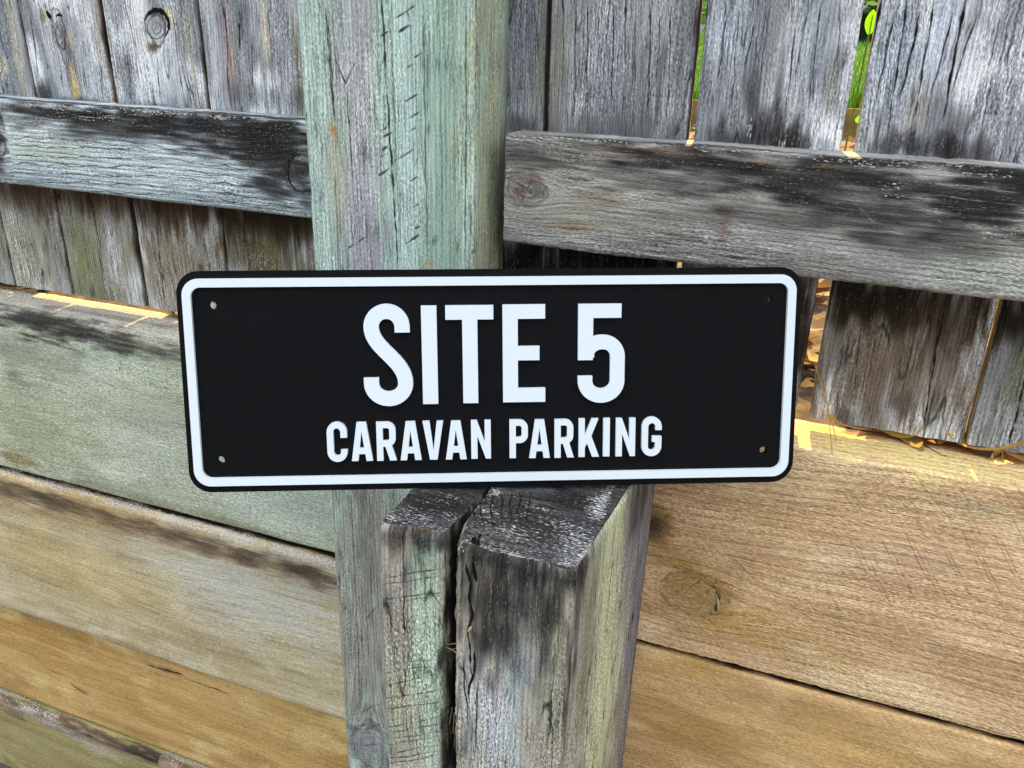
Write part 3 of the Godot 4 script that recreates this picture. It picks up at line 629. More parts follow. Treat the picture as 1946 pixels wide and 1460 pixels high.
	timber("rail", fence, rail_r, {
		"at": Vector3(-199.0, -56.5, 0.0), "g0": 0.0, "g1": 460.0, "width": 76.0, "side": 38.0, "radius": 3.0, "length": 900.0, "rag": 1.6, "bump": 1.5, "from": 0.0, "marks": [
			[-144, -104, 63.5, 21.5, "8f8d80", 0.60, 0], [-165, -67, 44.8, 9.0, "5f5d5a", 0.60, 0], [-4, -111, 63.2, 10.0, "a2a4a2", 0.50, 0],
			[103, -118, 33.1, 9.5, "8d9484", 0.70, 0], [-45, -105, 5.3, 13.6, "6b5048", 0.50, 0], [-151, -116, 22.8, 5.9, "7d6a54", 0.60, 0],
			[-134, -92, 22.0, 7.0, "76695c", 0.50, 0], [58, -114, 23.3, 16.1, "7c7880", 0.40, 0], [-78, -51, 99.4, 8.3, "000000", 0.90, 1],
			[60, -54, 83.1, 8.2, "000000", 0.90, 1], [-14, -53, 152.8, 4.9, "ffffff", 0.50, 2], [-67, -63, 66.0, 9.7, "000000", 0.80, 1],
			[-5, -70, 73.5, 18.9, "000000", 0.85, 1], [90, -75, 37.9, 17.9, "000000", 1.00, 1], [47, -89, 58.0, 18.8, "000000", 0.60, 1],
			[-92, -78, 68.9, 13.4, "000000", 0.45, 1], [103, -59, 31.5, 8.7, "000000", 0.85, 1], [85, -104, 55.8, 12.5, "000000", 0.45, 1],
			[-184, -72, 30.6, 10.5, "000000", 0.50, 1], [-6, -97, 75.3, 13.1, "000000", 0.35, 1], [52, -76, 7.4, 8.0, "a09d98", 0.85, 0],
			[50, -74, 6.9, 5.5, "ffffff", 0.40, 2], [-29, -62, 12.6, 1.6, "b98f58", 1.00, 0], [11, -61, 7.1, 2.2, "a9814e", 0.90, 0],
			[-91, -60, 40.7, 2.3, "8a6248", 0.70, 0], [75, -59, 32.7, 1.5, "ffffff", 0.80, 2], [-147, -56, 36.2, 1.3, "ffffff", 0.60, 2],
			[33, -59, 8.7, 1.2, "ffffff", 0.90, 2], [101, -112, 16.5, 6.3, "ffffff", 0.40, 2], [111, -92, 10.7, 4.2, "ffffff", 0.40, 2],
			[-183, -93, 11.6, 11.5, "86807e", 0.70, 0], [-178, -85, 7.7, 5.7, "705248", 0.40, 0], [-187, -95, 3.9, 2.9, "74493a", 0.50, 0]], "knots": [
			[-183.0, -93.0, 12.3, 1.15]], "strokes": [
			[-191.0, -88.2, -177.0, -96.8, 0.90, "3a2c28", 0.80, 0.35, 1.0], [-179.4, -85.5, -186.5, -102.4, 0.80, "3a2c28", 0.80, 0.35, 1.0], [61.7, -73.3, 118.9, -75.2, 0.60, "b9b9b6", 0.70, -0.10, 0.6],
			[77.5, -68.0, 117.0, -67.6, 0.50, "b9b9b6", 0.60, -0.10, 0.6], [-110.3, -71.3, -16.6, -72.7, 0.60, "9a948c", 0.60, -0.10, 1.0], [28.0, -81.1, 43.9, -93.9, 0.50, "b0aca8", 0.60, -0.10, 0.4],
			[-86.1, -135.9, -54.0, -136.7, 1.20, "b59a70", 0.80, -0.20, 0.6]]})
	timber("post", fence, postw, {
		"at": Vector3(-346.0, -720.0, 23.0), "g0": 0.0, "g1": 770.0, "upright": true, "width": 133.0, "side": 60.0, "radius": 4.0, "length": 1750.0, "step": 5.0, "rag": 1.0, "bump": 1.0, "label": "square green tinted post streaked with purple grey", "ppm": 2.0, "from": -200.0, "marks": [
			[-336, -62, 12.3, 726.8, "a3b3ad", 0.80, 0], [-341, -201, 9.7, 879.6, "93a59c", 0.30, 0], [-303, -78, 21.4, 547.5, "969498", 0.80, 0],
			[-301, -134, 20.0, 47.3, "8b8793", 0.60, 0], [-321, -90, 11.5, 45.0, "9c9c88", 0.60, 0], [-265, -61, 13.8, 523.4, "a5b8b3", 0.80, 0],
			[-233, -56, 17.5, 510.0, "839a8d", 0.85, 0], [-244, -23, 4.6, 195.6, "8fa79b", 0.60, 0], [-216, -54, 3.0, 235.4, "9aa39c", 0.40, 0],
			[-322, -59, 3.0, 4.3, "a8703f", 0.80, 0], [-245, -148, 5.9, 3.1, "a08468", 0.60, 0], [-319, -506, 62.1, 187.2, "8a8981", 1.00, 0],
			[-336, -512, 23.0, 164.4, "84847a", 0.60, 0], [-313, -390, 15.8, 109.3, "7c7a72", 0.60, 0], [-332, -394, 7.5, 110.8, "8f9a90", 0.50, 0],
			[-326, -648, 24.4, 36.3, "8f9094", 0.90, 0], [-314, -395, 7.4, 66.0, "000000", 0.30, 1], [-183, -200, 34, 900, "9a9f88", 1.0, 0]], "knots": [
			[-317.0, -651.1, 24.7, 1.20]], "strokes": [
			[-279.8, 26.9, -277.8, -27.6, 1.30, "3b3a3c", 0.90, 0.35, 1.0], [-277.8, -27.6, -272.6, -158.8, 1.50, "3b3a3c", 0.90, 0.35, 1.0], [-324.4, 23.2, -321.8, -54.0, 0.80, "17130f", 0.90, 0.35, 1.0],
			[-322.5, 10.4, -321.1, -55.7, 0.80, "17130f", 0.90, 0.35, 1.0], [-318.6, -12.5, -310.5, -29.1, 0.80, "17130f", 0.90, 0.35, 1.0], [-302.7, -15.3, -310.6, -29.7, 0.70, "17130f", 0.90, 0.35, 1.0],
			[-310.5, -29.1, -308.8, -96.8, 0.70, "17130f", 0.90, 0.35, 1.0], [-321.9, -55.8, -325.4, -165.4, 0.50, "3b3a3c", 0.70, 0.35, 1.0], [-273.3, 23.9, -271.1, -150.7, 0.80, "5e6e68", 0.60, 0.35, 1.0],
			[-249.1, 24.2, -247.6, -147.9, 1.20, "5f6f66", 0.80, 0.35, 1.0], [-247.1, 5.8, -245.6, -73.7, 0.90, "4e5a52", 0.70, 0.35, 1.0], [-217.2, 24.7, -217.3, -144.3, 1.20, "56685c", 0.70, 0.35, 1.0],
			[-237.2, 24.4, -235.0, -146.4, 0.70, "5f7568", 0.50, 0.35, 1.0], [-226.3, 24.5, -224.7, -145.2, 0.70, "5f7568", 0.50, 0.35, 1.0], [-325.4, -360.7, -328.4, -627.5, 0.70, "3c3833", 0.70, 0.35, 1.0],
			[-306.7, -356.3, -310.0, -503.5, 0.60, "3c3833", 0.70, 0.35, 1.0], [-318.4, -494.0, -303.8, -471.5, 0.90, "4b4844", 0.60, 0.35, 1.0], [-262.6, 24.1, -252.7, 29.1, 1.40, "39423e", 0.60, 0.30, 0.4],
			[-269.8, 13.1, -254.4, 21.0, 1.00, "39423e", 0.60, 0.30, 0.4], [-267.7, 4.6, -258.4, 9.5, 1.40, "39423e", 0.60, 0.30, 0.4], [-281.5, 1.7, -275.1, 5.1, 1.00, "39423e", 0.60, 0.30, 0.4],
			[-256.5, -10.4, -249.5, -6.6, 1.40, "39423e", 0.60, 0.30, 0.4], [-261.7, -17.0, -256.1, -14.0, 1.00, "39423e", 0.60, 0.30, 0.4], [-255.2, -26.6, -252.1, -24.8, 1.40, "39423e", 0.60, 0.30, 0.4],
			[-264.1, -38.7, -253.7, -32.8, 1.00, "39423e", 0.60, 0.30, 0.4], [-260.4, -48.7, -253.1, -44.5, 1.40, "39423e", 0.60, 0.30, 0.4], [-284.2, -58.8, -278.3, -55.4, 1.00, "39423e", 0.60, 0.30, 0.4],
			[-281.9, -62.8, -274.3, -58.4, 1.40, "39423e", 0.60, 0.30, 0.4], [-260.5, -57.3, -255.7, -54.4, 1.00, "39423e", 0.60, 0.30, 0.4], [-283.0, -71.1, -278.8, -68.6, 1.40, "39423e", 0.60, 0.30, 0.4],
			[-275.4, -79.5, -257.1, -68.4, 1.00, "39423e", 0.60, 0.30, 0.4], [-287.1, -89.4, -276.8, -83.2, 1.40, "39423e", 0.60, 0.30, 0.4], [-260.4, -90.9, -254.6, -87.3, 1.00, "39423e", 0.60, 0.30, 0.4],
			[-259.1, -109.1, -254.1, -105.9, 1.40, "39423e", 0.60, 0.30, 0.4], [-284.9, -76.6, -279.8, -73.5, 1.00, "39423e", 0.60, 0.30, 0.4], [-266.5, -136.5, -253.6, -127.9, 1.40, "39423e", 0.60, 0.30, 0.4],
			[-317.4, -146.1, -298.9, -134.2, 1.00, "39423e", 0.60, 0.30, 0.4], [-257.7, -124.0, -253.9, -121.5, 1.40, "39423e", 0.60, 0.30, 0.4], [-339.2, -617.8, -302.7, -587.0, 1.00, "55534f", 0.70, -0.10, 3.0],
			[-337.3, -626.8, -303.2, -600.6, 1.00, "b4b5b6", 0.70, -0.10, 3.0], [-335.4, -635.9, -303.7, -614.4, 1.00, "55534f", 0.70, -0.10, 3.0], [-333.4, -645.0, -304.2, -628.4, 1.00, "b4b5b6", 0.70, -0.10, 3.0],
			[-331.5, -654.2, -304.8, -642.6, 1.00, "55534f", 0.70, -0.10, 3.0], [-329.5, -663.5, -305.3, -657.0, 1.00, "b4b5b6", 0.70, -0.10, 3.0]]})
	timber("plank", wall_left, brd_a, {
		"at": Vector3(-1150.0, -253.5, 0.0), "g0": 320.0, "g1": 803.5, "width": 193.5, "side": 50.0, "radius": 4.0, "length": 803.0, "rag": 1.5, "bump": 1.6, "label": "grey green top plank with black mildew along its upper edge", "from": 0.0, "marks": [
			[-450, -380, 152.5, 70.0, "949c92", 0.50, 0], [-400, -408, 59.1, 47.2, "8c9891", 0.40, 0], [-724, -391, 93.5, 45.9, "83876a", 0.60, 0],
			[-633, -282, 136.8, 22.5, "8f9c8c", 0.50, 0], [-595, -255, 260.8, 8.6, "9a9088", 0.60, 0], [-620, -228, 328.7, 21.1, "9c9189", 0.90, 0],
			[-590, -234, 128.4, 7.3, "000000", 0.40, 1], [-624, -244, 166.3, 4.3, "ffffff", 0.50, 2], [-688, -261, 113.6, 19.1, "000000", 0.75, 1],
			[-597, -268, 131.7, 14.2, "000000", 0.60, 1], [-536, -271, 74.8, 7.5, "000000", 0.50, 1], [-700, -304, 102.6, 23.7, "000000", 0.30, 1],
			[-729, -332, 45.7, 7.4, "000000", 0.35, 1], [-643, -244, 162.5, 5.4, "ffffff", 0.60, 2], [-532, -252, 49.2, 4.2, "ffffff", 0.50, 2],
			[-758, -433, 49.0, 9.7, "6d5a3c", 0.60, 0], [-567, -443, 139.9, 6.5, "6d6a50", 0.50, 0]], "strokes": [
			[-767.8, -291.9, -733.4, -298.0, 0.70, "55604f", 0.50, 0.20, 1.5], [-747.3, -332.7, -712.7, -338.4, 0.70, "55604f", 0.50, 0.20, 1.5], [-726.3, -374.4, -691.4, -379.7, 0.70, "55604f", 0.50, 0.20, 1.5],
			[-680.1, -322.2, -647.2, -327.8, 0.70, "55604f", 0.50, 0.20, 1.5], [-658.9, -362.5, -625.8, -367.8, 0.70, "55604f", 0.50, 0.20, 1.5], [-616.9, -312.3, -585.5, -317.8, 0.70, "55604f", 0.50, 0.20, 1.5],
			[-595.6, -351.3, -564.1, -356.5, 0.70, "55604f", 0.50, 0.20, 1.5], [-557.2, -303.0, -527.2, -308.4, 0.70, "55604f", 0.50, 0.20, 1.5], [-535.9, -340.8, -505.8, -345.9, 0.70, "55604f", 0.50, 0.20, 1.5],
			[-500.8, -294.1, -472.2, -299.5, 0.70, "55604f", 0.50, 0.20, 1.5], [-479.5, -330.8, -450.7, -335.9, 0.70, "55604f", 0.50, 0.20, 1.5], [-457.7, -368.3, -428.8, -373.1, 0.70, "55604f", 0.50, 0.20, 1.5],
			[-426.1, -321.4, -398.6, -326.4, 0.70, "55604f", 0.50, 0.20, 1.5], [-404.4, -357.7, -376.8, -362.5, 0.70, "55604f", 0.50, 0.20, 1.5], [-375.6, -312.4, -349.3, -317.5, 0.70, "55604f", 0.50, 0.20, 1.5],
			[-353.9, -347.7, -327.5, -352.5, 0.70, "55604f", 0.50, 0.20, 1.5]]})
	timber("plank", wall_left, brd_b, {
		"at": Vector3(-1150.0, -452.5, 5.0), "g0": 280.0, "g1": 803.5, "width": 201.0, "side": 50.0, "radius": 7.0, "length": 803.0, "rag": 1.6, "bump": 1.6, "label": "tan grey plank with a pale worn upper arris", "from": 0.0, "marks": [
			[-550, -377, 465.6, 14.5, "241a13", 1.00, 0], [-562, -440, 624.2, 7.1, "15100c", 1.00, 0], [-562, -443, 625.3, 3.9, "120d0a", 1.00, 0],  # dark of the joint above painted onto this plank's top
			[-671, -466, 200.5, 27.7, "8c7350", 0.80, 0], [-476, -524, 174.1, 61.6, "a6a49a", 0.90, 0], [-692, -553, 163.2, 45.6, "ab9566", 0.60, 0],
			[-403, -471, 73.1, 25.2, "8f8a80", 0.60, 0], [-555, -404, 406.4, 6.2, "b0a6a0", 0.90, 0], [-389, -604, 64.3, 43.0, "a09a80", 0.50, 0],
			[-755, -469, 115.8, 14.3, "000000", 0.35, 1], [-488, -470, 131.9, 11.7, "000000", 0.30, 1], [-391, -474, 72.4, 16.3, "000000", 0.38, 1],
			[-779, -446, 58.4, 6.4, "ffffff", 0.75, 2], [-786, -470, 76.4, 13.0, "6f5c48", 0.60, 0], [-768, -464, 75.1, 9.3, "000000", 0.26, 1],
			[-722, -447, 55.8, 6.2, "ffffff", 0.75, 2], [-728, -470, 72.9, 12.8, "6f5c48", 0.60, 0], [-711, -464, 71.7, 9.1, "000000", 0.26, 1],
			[-667, -448, 53.3, 6.1, "ffffff", 0.75, 2], [-672, -471, 69.6, 12.5, "6f5c48", 0.60, 0], [-656, -465, 68.5, 8.9, "000000", 0.26, 1],
			[-614, -449, 51.0, 6.0, "ffffff", 0.75, 2], [-619, -471, 66.6, 12.3, "6f5c48", 0.60, 0], [-604, -465, 65.5, 8.8, "000000", 0.26, 1],
			[-563, -449, 48.8, 5.9, "ffffff", 0.75, 2], [-567, -471, 63.7, 12.1, "6f5c48", 0.60, 0], [-553, -466, 62.7, 8.6, "000000", 0.26, 1],
			[-514, -450, 46.8, 5.8, "ffffff", 0.75, 2], [-518, -472, 61.0, 11.8, "6f5c48", 0.60, 0], [-504, -466, 60.0, 8.5, "000000", 0.26, 1],
			[-467, -451, 44.8, 5.7, "ffffff", 0.75, 2], [-470, -472, 58.4, 11.6, "6f5c48", 0.60, 0], [-457, -467, 57.5, 8.3, "000000", 0.26, 1],
			[-422, -452, 43.0, 5.6, "ffffff", 0.75, 2], [-424, -472, 56.0, 11.4, "6f5c48", 0.60, 0], [-411, -467, 55.2, 8.2, "000000", 0.26, 1],
			[-378, -452, 41.2, 5.5, "ffffff", 0.75, 2], [-379, -473, 53.7, 11.2, "6f5c48", 0.60, 0], [-367, -467, 52.9, 8.0, "000000", 0.26, 1]], "strokes": [
			[-709.0, -529.5, -611.3, -557.8, 0.50, "7d7358", 0.35, 0.10, 1.0], [-670.3, -531.5, -575.6, -565.3, 0.50, "7d7358", 0.35, 0.10, 1.0], [-632.5, -533.4, -540.6, -572.6, 0.50, "7d7358", 0.35, 0.10, 1.0],
			[-595.6, -535.2, -506.1, -579.8, 0.50, "7d7358", 0.35, 0.10, 1.0], [-559.6, -537.1, -472.3, -586.9, 0.50, "7d7358", 0.35, 0.10, 1.0], [-524.5, -538.8, -439.1, -593.8, 0.50, "7d7358", 0.35, 0.10, 1.0],
			[-490.2, -540.6, -406.5, -600.6, 0.50, "7d7358", 0.35, 0.10, 1.0], [-456.7, -542.3, -374.5, -607.3, 0.50, "7d7358", 0.35, 0.10, 1.0], [-424.0, -543.9, -343.0, -613.9, 0.50, "7d7358", 0.35, 0.10, 1.0]]})
	timber("plank", wall_left, brd_c, {
		"at": Vector3(-1150.0, -656.0, -6.0), "g0": 220.0, "g1": 803.5, "width": 158.0, "side": 46.0, "radius": 3.0, "length": 803.0, "rag": 1.2, "bump": 1.6, "label": "golden brown plank with small black stains", "from": 0.0, "marks": [
			[-697, -727, 265.1, 35.9, "ac8a56", 0.50, 0], [-482, -710, 110.4, 49.4, "a78d5c", 0.50, 0], [-805, -690, 113.6, 21.5, "8f6d3e", 0.60, 0],
			[-679, -841, 182.5, 19.7, "b4905c", 0.50, 0], [-601, -677, 28.8, 4.2, "000000", 0.50, 1], [-747, -762, 20.5, 4.7, "000000", 0.35, 1]], "strokes": [
			[-631.7, -677.9, -574.7, -674.9, 2.00, "2f2618", 0.80, 0.20, 2.0], [-766.6, -756.3, -739.5, -767.7, 1.60, "3a3122", 0.80, 0.20, 1.5], [-571.6, -678.5, -513.9, -679.8, 1.20, "4a3c22", 0.60, 0.20, 2.0],
			[-687.5, -683.0, -523.1, -694.8, 0.60, "8a6a3c", 0.35, 0.10, 4.0], [-691.3, -700.3, -526.5, -719.8, 0.60, "8a6a3c", 0.35, 0.10, 4.0], [-695.1, -717.9, -530.0, -745.3, 0.60, "8a6a3c", 0.35, 0.10, 4.0],
			[-699.0, -735.9, -533.6, -771.5, 0.60, "8a6a3c", 0.35, 0.10, 4.0], [-702.9, -754.1, -537.2, -798.4, 0.60, "8a6a3c", 0.35, 0.10, 4.0], [-707.0, -772.6, -541.0, -825.9, 0.60, "8a6a3c", 0.35, 0.10, 4.0]]})
	timber("plank", wall_left, brd_d, {
		"at": Vector3(-1150.0, -817.0, 5.0), "g0": 230.0, "g1": 520.0, "width": 150.0, "side": 46.0, "radius": 7.0, "length": 803.0, "rag": 1.6, "bump": 1.6, "label": "olive plank at the bottom with a pale upper arris", "from": 0.0, "marks": [
			[-819, -772, 394.3, 23.2, "241a12", 1.00, 0], [-796, -820, 493.6, 10.0, "15100c", 1.00, 0], [-849, -884, 126.2, 42.9, "857c56", 0.50, 0],  # painted shade along the top edge stands for the gap above
			[-883, -807, 52.4, 8.1, "ffffff", 0.70, 2], [-840, -817, 50.9, 8.1, "ffffff", 0.70, 2], [-797, -826, 49.5, 8.0, "ffffff", 0.70, 2],
			[-756, -836, 48.2, 8.0, "ffffff", 0.70, 2], [-715, -845, 46.9, 8.0, "ffffff", 0.70, 2], [-833, -824, 203.2, 12.2, "8f7a68", 0.90, 0],
			[-780, -829, 58.7, 10.0, "000000", 0.40, 1], [-873, -836, 42.0, 8.3, "000000", 0.40, 1]]})
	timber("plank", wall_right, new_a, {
		"at": Vector3(-190.0, -253.5, 0.0), "g0": 60.0, "g1": 470.0, "width": 199.5, "side": 50.0, "radius": 2.0, "length": 800.0, "rag": 2.6, "bump": 1.8, "label": "rough sawn tan top plank with a swirling knot and a top coloured pale as if lit", "ppm": 2.4, "from": 0.0, "marks": [
			[16, -233, 135.0, 24.3, "d8ba80", 1.00, 0], [129, -230, 116.2, 22.6, "d8ba80", 1.00, 0], [58, -278, 66.1, 12.2, "a98f68", 0.50, 0],  # top face coloured paler and yellower, light painted in
			[-30, -394, 35.7, 29.5, "9a7a48", 0.70, 0], [13, -412, 42.0, 24.6, "a5844f", 0.60, 0], [-66, -345, 13.7, 23.6, "6d5230", 0.80, 0],
			[-54, -366, 24.1, 14.4, "8d6e40", 0.60, 0], [101, -324, 64.6, 25.2, "b2957a", 0.50, 0], [29, -316, 42.2, 17.3, "b0916a", 0.40, 0],
			[69, -419, 57.4, 19.3, "a88c62", 0.50, 0], [139, -271, 35.5, 9.2, "a39070", 0.60, 0], [-68, -341, 6.4, 10.3, "000000", 0.60, 1],
			[-12, -394, 2.7, 9.7, "000000", 0.50, 1]], "knots": [
			[-30.8, -394.7, 20.7, 1.35], [-67.7, -340.6, 9.4, 1.20]], "strokes": [
			[-23.6, -380.0, -14.1, -384.7, 2.00, "4a3820", 0.60, 0.40, 2.0], [-14.1, -384.7, -12.0, -406.9, 2.00, "4a3820", 0.60, 0.40, 3.0], [-34.5, -390.7, -25.8, -378.1, 0.80, "5d4522", 0.60, 0.20, 1.0],
			[-13.5, -389.5, -10.0, -403.7, 1.40, "e0c898", 0.80, -0.20, 2.0], [67.3, -310.4, 90.8, -349.0, 0.50, "6f5433", 0.45, 0.20, 0.5], [76.3, -319.5, 100.0, -358.4, 0.50, "6f5433", 0.45, 0.20, 0.5],
			[85.4, -328.7, 109.2, -367.7, 0.50, "6f5433", 0.45, 0.20, 0.5], [88.7, -308.3, 112.1, -346.4, 0.50, "6f5433", 0.45, 0.20, 0.5], [97.6, -317.3, 121.2, -355.6, 0.50, "6f5433", 0.45, 0.20, 0.5],
			[100.7, -297.4, 123.9, -334.9, 0.50, "6f5433", 0.45, 0.20, 0.5], [109.5, -306.3, 132.9, -343.9, 0.50, "6f5433", 0.45, 0.20, 0.5], [118.4, -315.2, 142.0, -353.0, 0.50, "6f5433", 0.45, 0.20, 0.5],
			[121.0, -295.6, 144.3, -332.5, 0.50, "6f5433", 0.45, 0.20, 0.5], [129.8, -304.3, 153.2, -341.4, 0.50, "6f5433", 0.45, 0.20, 0.5], [132.3, -285.2, 155.3, -321.4, 0.50, "6f5433", 0.45, 0.20, 0.5],
			[140.9, -293.8, 164.1, -330.2, 0.50, "6f5433", 0.45, 0.20, 0.5], [149.6, -302.4, 173.0, -339.0, 0.50, "6f5433", 0.45, 0.20, 0.5], [151.7, -283.5, 174.8, -319.3, 0.50, "6f5433", 0.45, 0.20, 0.5],
			[160.3, -292.0, 183.5, -328.0, 0.50, "6f5433", 0.45, 0.20, 0.5], [162.2, -273.5, 185.1, -308.7, 0.50, "6f5433", 0.45, 0.20, 0.5], [170.7, -281.9, 193.7, -317.2, 0.50, "6f5433", 0.45, 0.20, 0.5],
			[41.0, -261.0, 67.3, -287.8, 0.50, "6f5a3c", 0.35, 0.20, 0.5], [58.9, -272.4, 85.2, -299.2, 0.50, "6f5a3c", 0.35, 0.20, 0.5], [72.1, -259.9, 98.0, -286.2, 0.50, "6f5a3c", 0.35, 0.20, 0.5],
			[89.6, -271.1, 115.5, -297.4, 0.50, "6f5a3c", 0.35, 0.20, 0.5], [102.1, -258.8, 127.7, -284.7, 0.50, "6f5a3c", 0.35, 0.20, 0.5], [114.2, -246.9, 139.4, -272.3, 0.50, "6f5a3c", 0.35, 0.20, 0.5],
			[131.0, -257.8, 156.3, -283.2, 0.50, "6f5a3c", 0.35, 0.20, 0.5], [142.5, -246.1, 167.4, -271.0, 0.50, "6f5a3c", 0.35, 0.20, 0.5], [159.0, -256.8, 183.9, -281.7, 0.50, "6f5a3c", 0.35, 0.20, 0.5],
			[22.1, -273.6, 35.1, -292.1, 0.40, "7a5e3c", 0.40, 0.20, 0.4], [31.5, -294.3, 44.7, -313.1, 0.40, "7a5e3c", 0.40, 0.20, 0.4], [41.1, -315.4, 54.5, -334.5, 0.40, "7a5e3c", 0.40, 0.20, 0.4],
			[51.0, -336.8, 64.5, -356.2, 0.40, "7a5e3c", 0.40, 0.20, 0.4], [61.0, -358.7, 74.7, -378.4, 0.40, "7a5e3c", 0.40, 0.20, 0.4], [71.2, -381.0, 85.1, -401.0, 0.40, "7a5e3c", 0.40, 0.20, 0.4],
			[81.6, -403.7, 95.7, -424.1, 0.40, "7a5e3c", 0.40, 0.20, 0.4], [65.0, -281.1, 78.0, -299.3, 0.40, "7a5e3c", 0.40, 0.20, 0.4], [74.7, -301.5, 87.9, -320.0, 0.40, "7a5e3c", 0.40, 0.20, 0.4],
			[84.5, -322.2, 97.9, -341.0, 0.40, "7a5e3c", 0.40, 0.20, 0.4], [94.5, -343.3, 108.1, -362.4, 0.40, "7a5e3c", 0.40, 0.20, 0.4], [104.8, -364.9, 118.5, -384.3, 0.40, "7a5e3c", 0.40, 0.20, 0.4],
			[115.2, -386.8, 129.1, -406.5, 0.40, "7a5e3c", 0.40, 0.20, 0.4], [96.7, -268.6, 109.6, -286.3, 0.40, "7a5e3c", 0.40, 0.20, 0.4], [106.4, -288.3, 119.4, -306.3, 0.40, "7a5e3c", 0.40, 0.20, 0.4],
			[116.3, -308.4, 129.5, -326.6, 0.40, "7a5e3c", 0.40, 0.20, 0.4], [126.3, -328.8, 139.7, -347.3, 0.40, "7a5e3c", 0.40, 0.20, 0.4], [136.5, -349.6, 150.1, -368.4, 0.40, "7a5e3c", 0.40, 0.20, 0.4],
			[147.0, -370.8, 160.7, -389.9, 0.40, "7a5e3c", 0.40, 0.20, 0.4], [126.8, -256.8, 139.5, -273.9, 0.40, "7a5e3c", 0.40, 0.20, 0.4], [136.5, -275.9, 149.3, -293.3, 0.40, "7a5e3c", 0.40, 0.20, 0.4],
			[146.3, -295.3, 159.4, -312.9, 0.40, "7a5e3c", 0.40, 0.20, 0.4], [156.4, -315.1, 169.6, -333.0, 0.40, "7a5e3c", 0.40, 0.20, 0.4], [166.6, -335.2, 180.0, -353.4, 0.40, "7a5e3c", 0.40, 0.20, 0.4],
			[177.0, -355.7, 190.6, -374.1, 0.40, "7a5e3c", 0.40, 0.20, 0.4], [155.3, -245.5, 167.9, -262.2, 0.40, "7a5e3c", 0.40, 0.20, 0.4], [-35.8, -313.8, -16.2, -315.4, 0.50, "8c6c46", 0.40, 0.20, 1.5],
			[-17.1, -337.5, 2.4, -338.9, 0.50, "8c6c46", 0.40, 0.20, 1.5], [-5.9, -307.4, 13.1, -309.0, 0.50, "8c6c46", 0.40, 0.20, 1.5], [12.6, -330.6, 31.5, -332.0, 0.50, "8c6c46", 0.40, 0.20, 1.5],
			[22.9, -301.3, 41.2, -302.9, 0.50, "8c6c46", 0.40, 0.20, 1.5], [41.1, -323.9, 59.4, -325.4, 0.50, "8c6c46", 0.40, 0.20, 1.5], [50.5, -295.3, 68.3, -297.0, 0.50, "8c6c46", 0.40, 0.20, 1.5],
			[68.6, -317.6, 86.3, -319.1, 0.50, "8c6c46", 0.40, 0.20, 1.5], [77.2, -289.7, 94.4, -291.3, 0.50, "8c6c46", 0.40, 0.20, 1.5], [95.1, -311.4, 112.2, -313.0, 0.50, "8c6c46", 0.40, 0.20, 1.5],
			[102.9, -284.2, 119.6, -285.9, 0.50, "8c6c46", 0.40, 0.20, 1.5], [120.6, -305.5, 137.2, -307.1, 0.50, "8c6c46", 0.40, 0.20, 1.5], [127.6, -278.9, 143.8, -280.6, 0.50, "8c6c46", 0.40, 0.20, 1.5],
			[145.2, -299.8, 161.3, -301.4, 0.50, "8c6c46", 0.40, 0.20, 1.5], [-11.6, -349.7, 18.5, -370.2, 0.70, "8a6a44", 0.40, 0.30, 2.0], [10.4, -367.7, 64.4, -395.4, 0.70, "8a6a44", 0.40, 0.30, 2.0],
			[27.3, -377.3, 77.6, -386.3, 0.70, "8a6a44", 0.40, 0.30, 2.0], [63.6, -390.7, 123.7, -400.5, 0.70, "8a6a44", 0.40, 0.30, 2.0], [85.4, -388.7, 152.6, -405.2, 0.70, "8a6a44", 0.40, 0.30, 2.0],
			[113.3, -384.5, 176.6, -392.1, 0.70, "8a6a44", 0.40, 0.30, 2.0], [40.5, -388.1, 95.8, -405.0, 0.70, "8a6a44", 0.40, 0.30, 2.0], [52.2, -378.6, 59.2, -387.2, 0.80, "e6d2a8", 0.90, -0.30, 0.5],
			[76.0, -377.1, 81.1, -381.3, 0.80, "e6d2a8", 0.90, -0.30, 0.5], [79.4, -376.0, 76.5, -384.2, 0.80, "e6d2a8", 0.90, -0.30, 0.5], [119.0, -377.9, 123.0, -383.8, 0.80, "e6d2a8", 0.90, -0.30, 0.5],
			[141.2, -384.9, 148.2, -385.5, 0.80, "e6d2a8", 0.90, -0.30, 0.5], [-12.2, -345.1, -5.8, -349.1, 0.80, "e6d2a8", 0.90, -0.30, 0.5], [-3.7, -420.3, 2.3, -422.6, 0.80, "e6d2a8", 0.90, -0.30, 0.5],
			[51.7, -244.3, 65.1, -244.4, 0.80, "6b5a30", 0.80, 0.35, 1.0], [72.1, -246.1, 81.7, -244.8, 0.60, "6b5a30", 0.60, 0.35, 1.0]]})
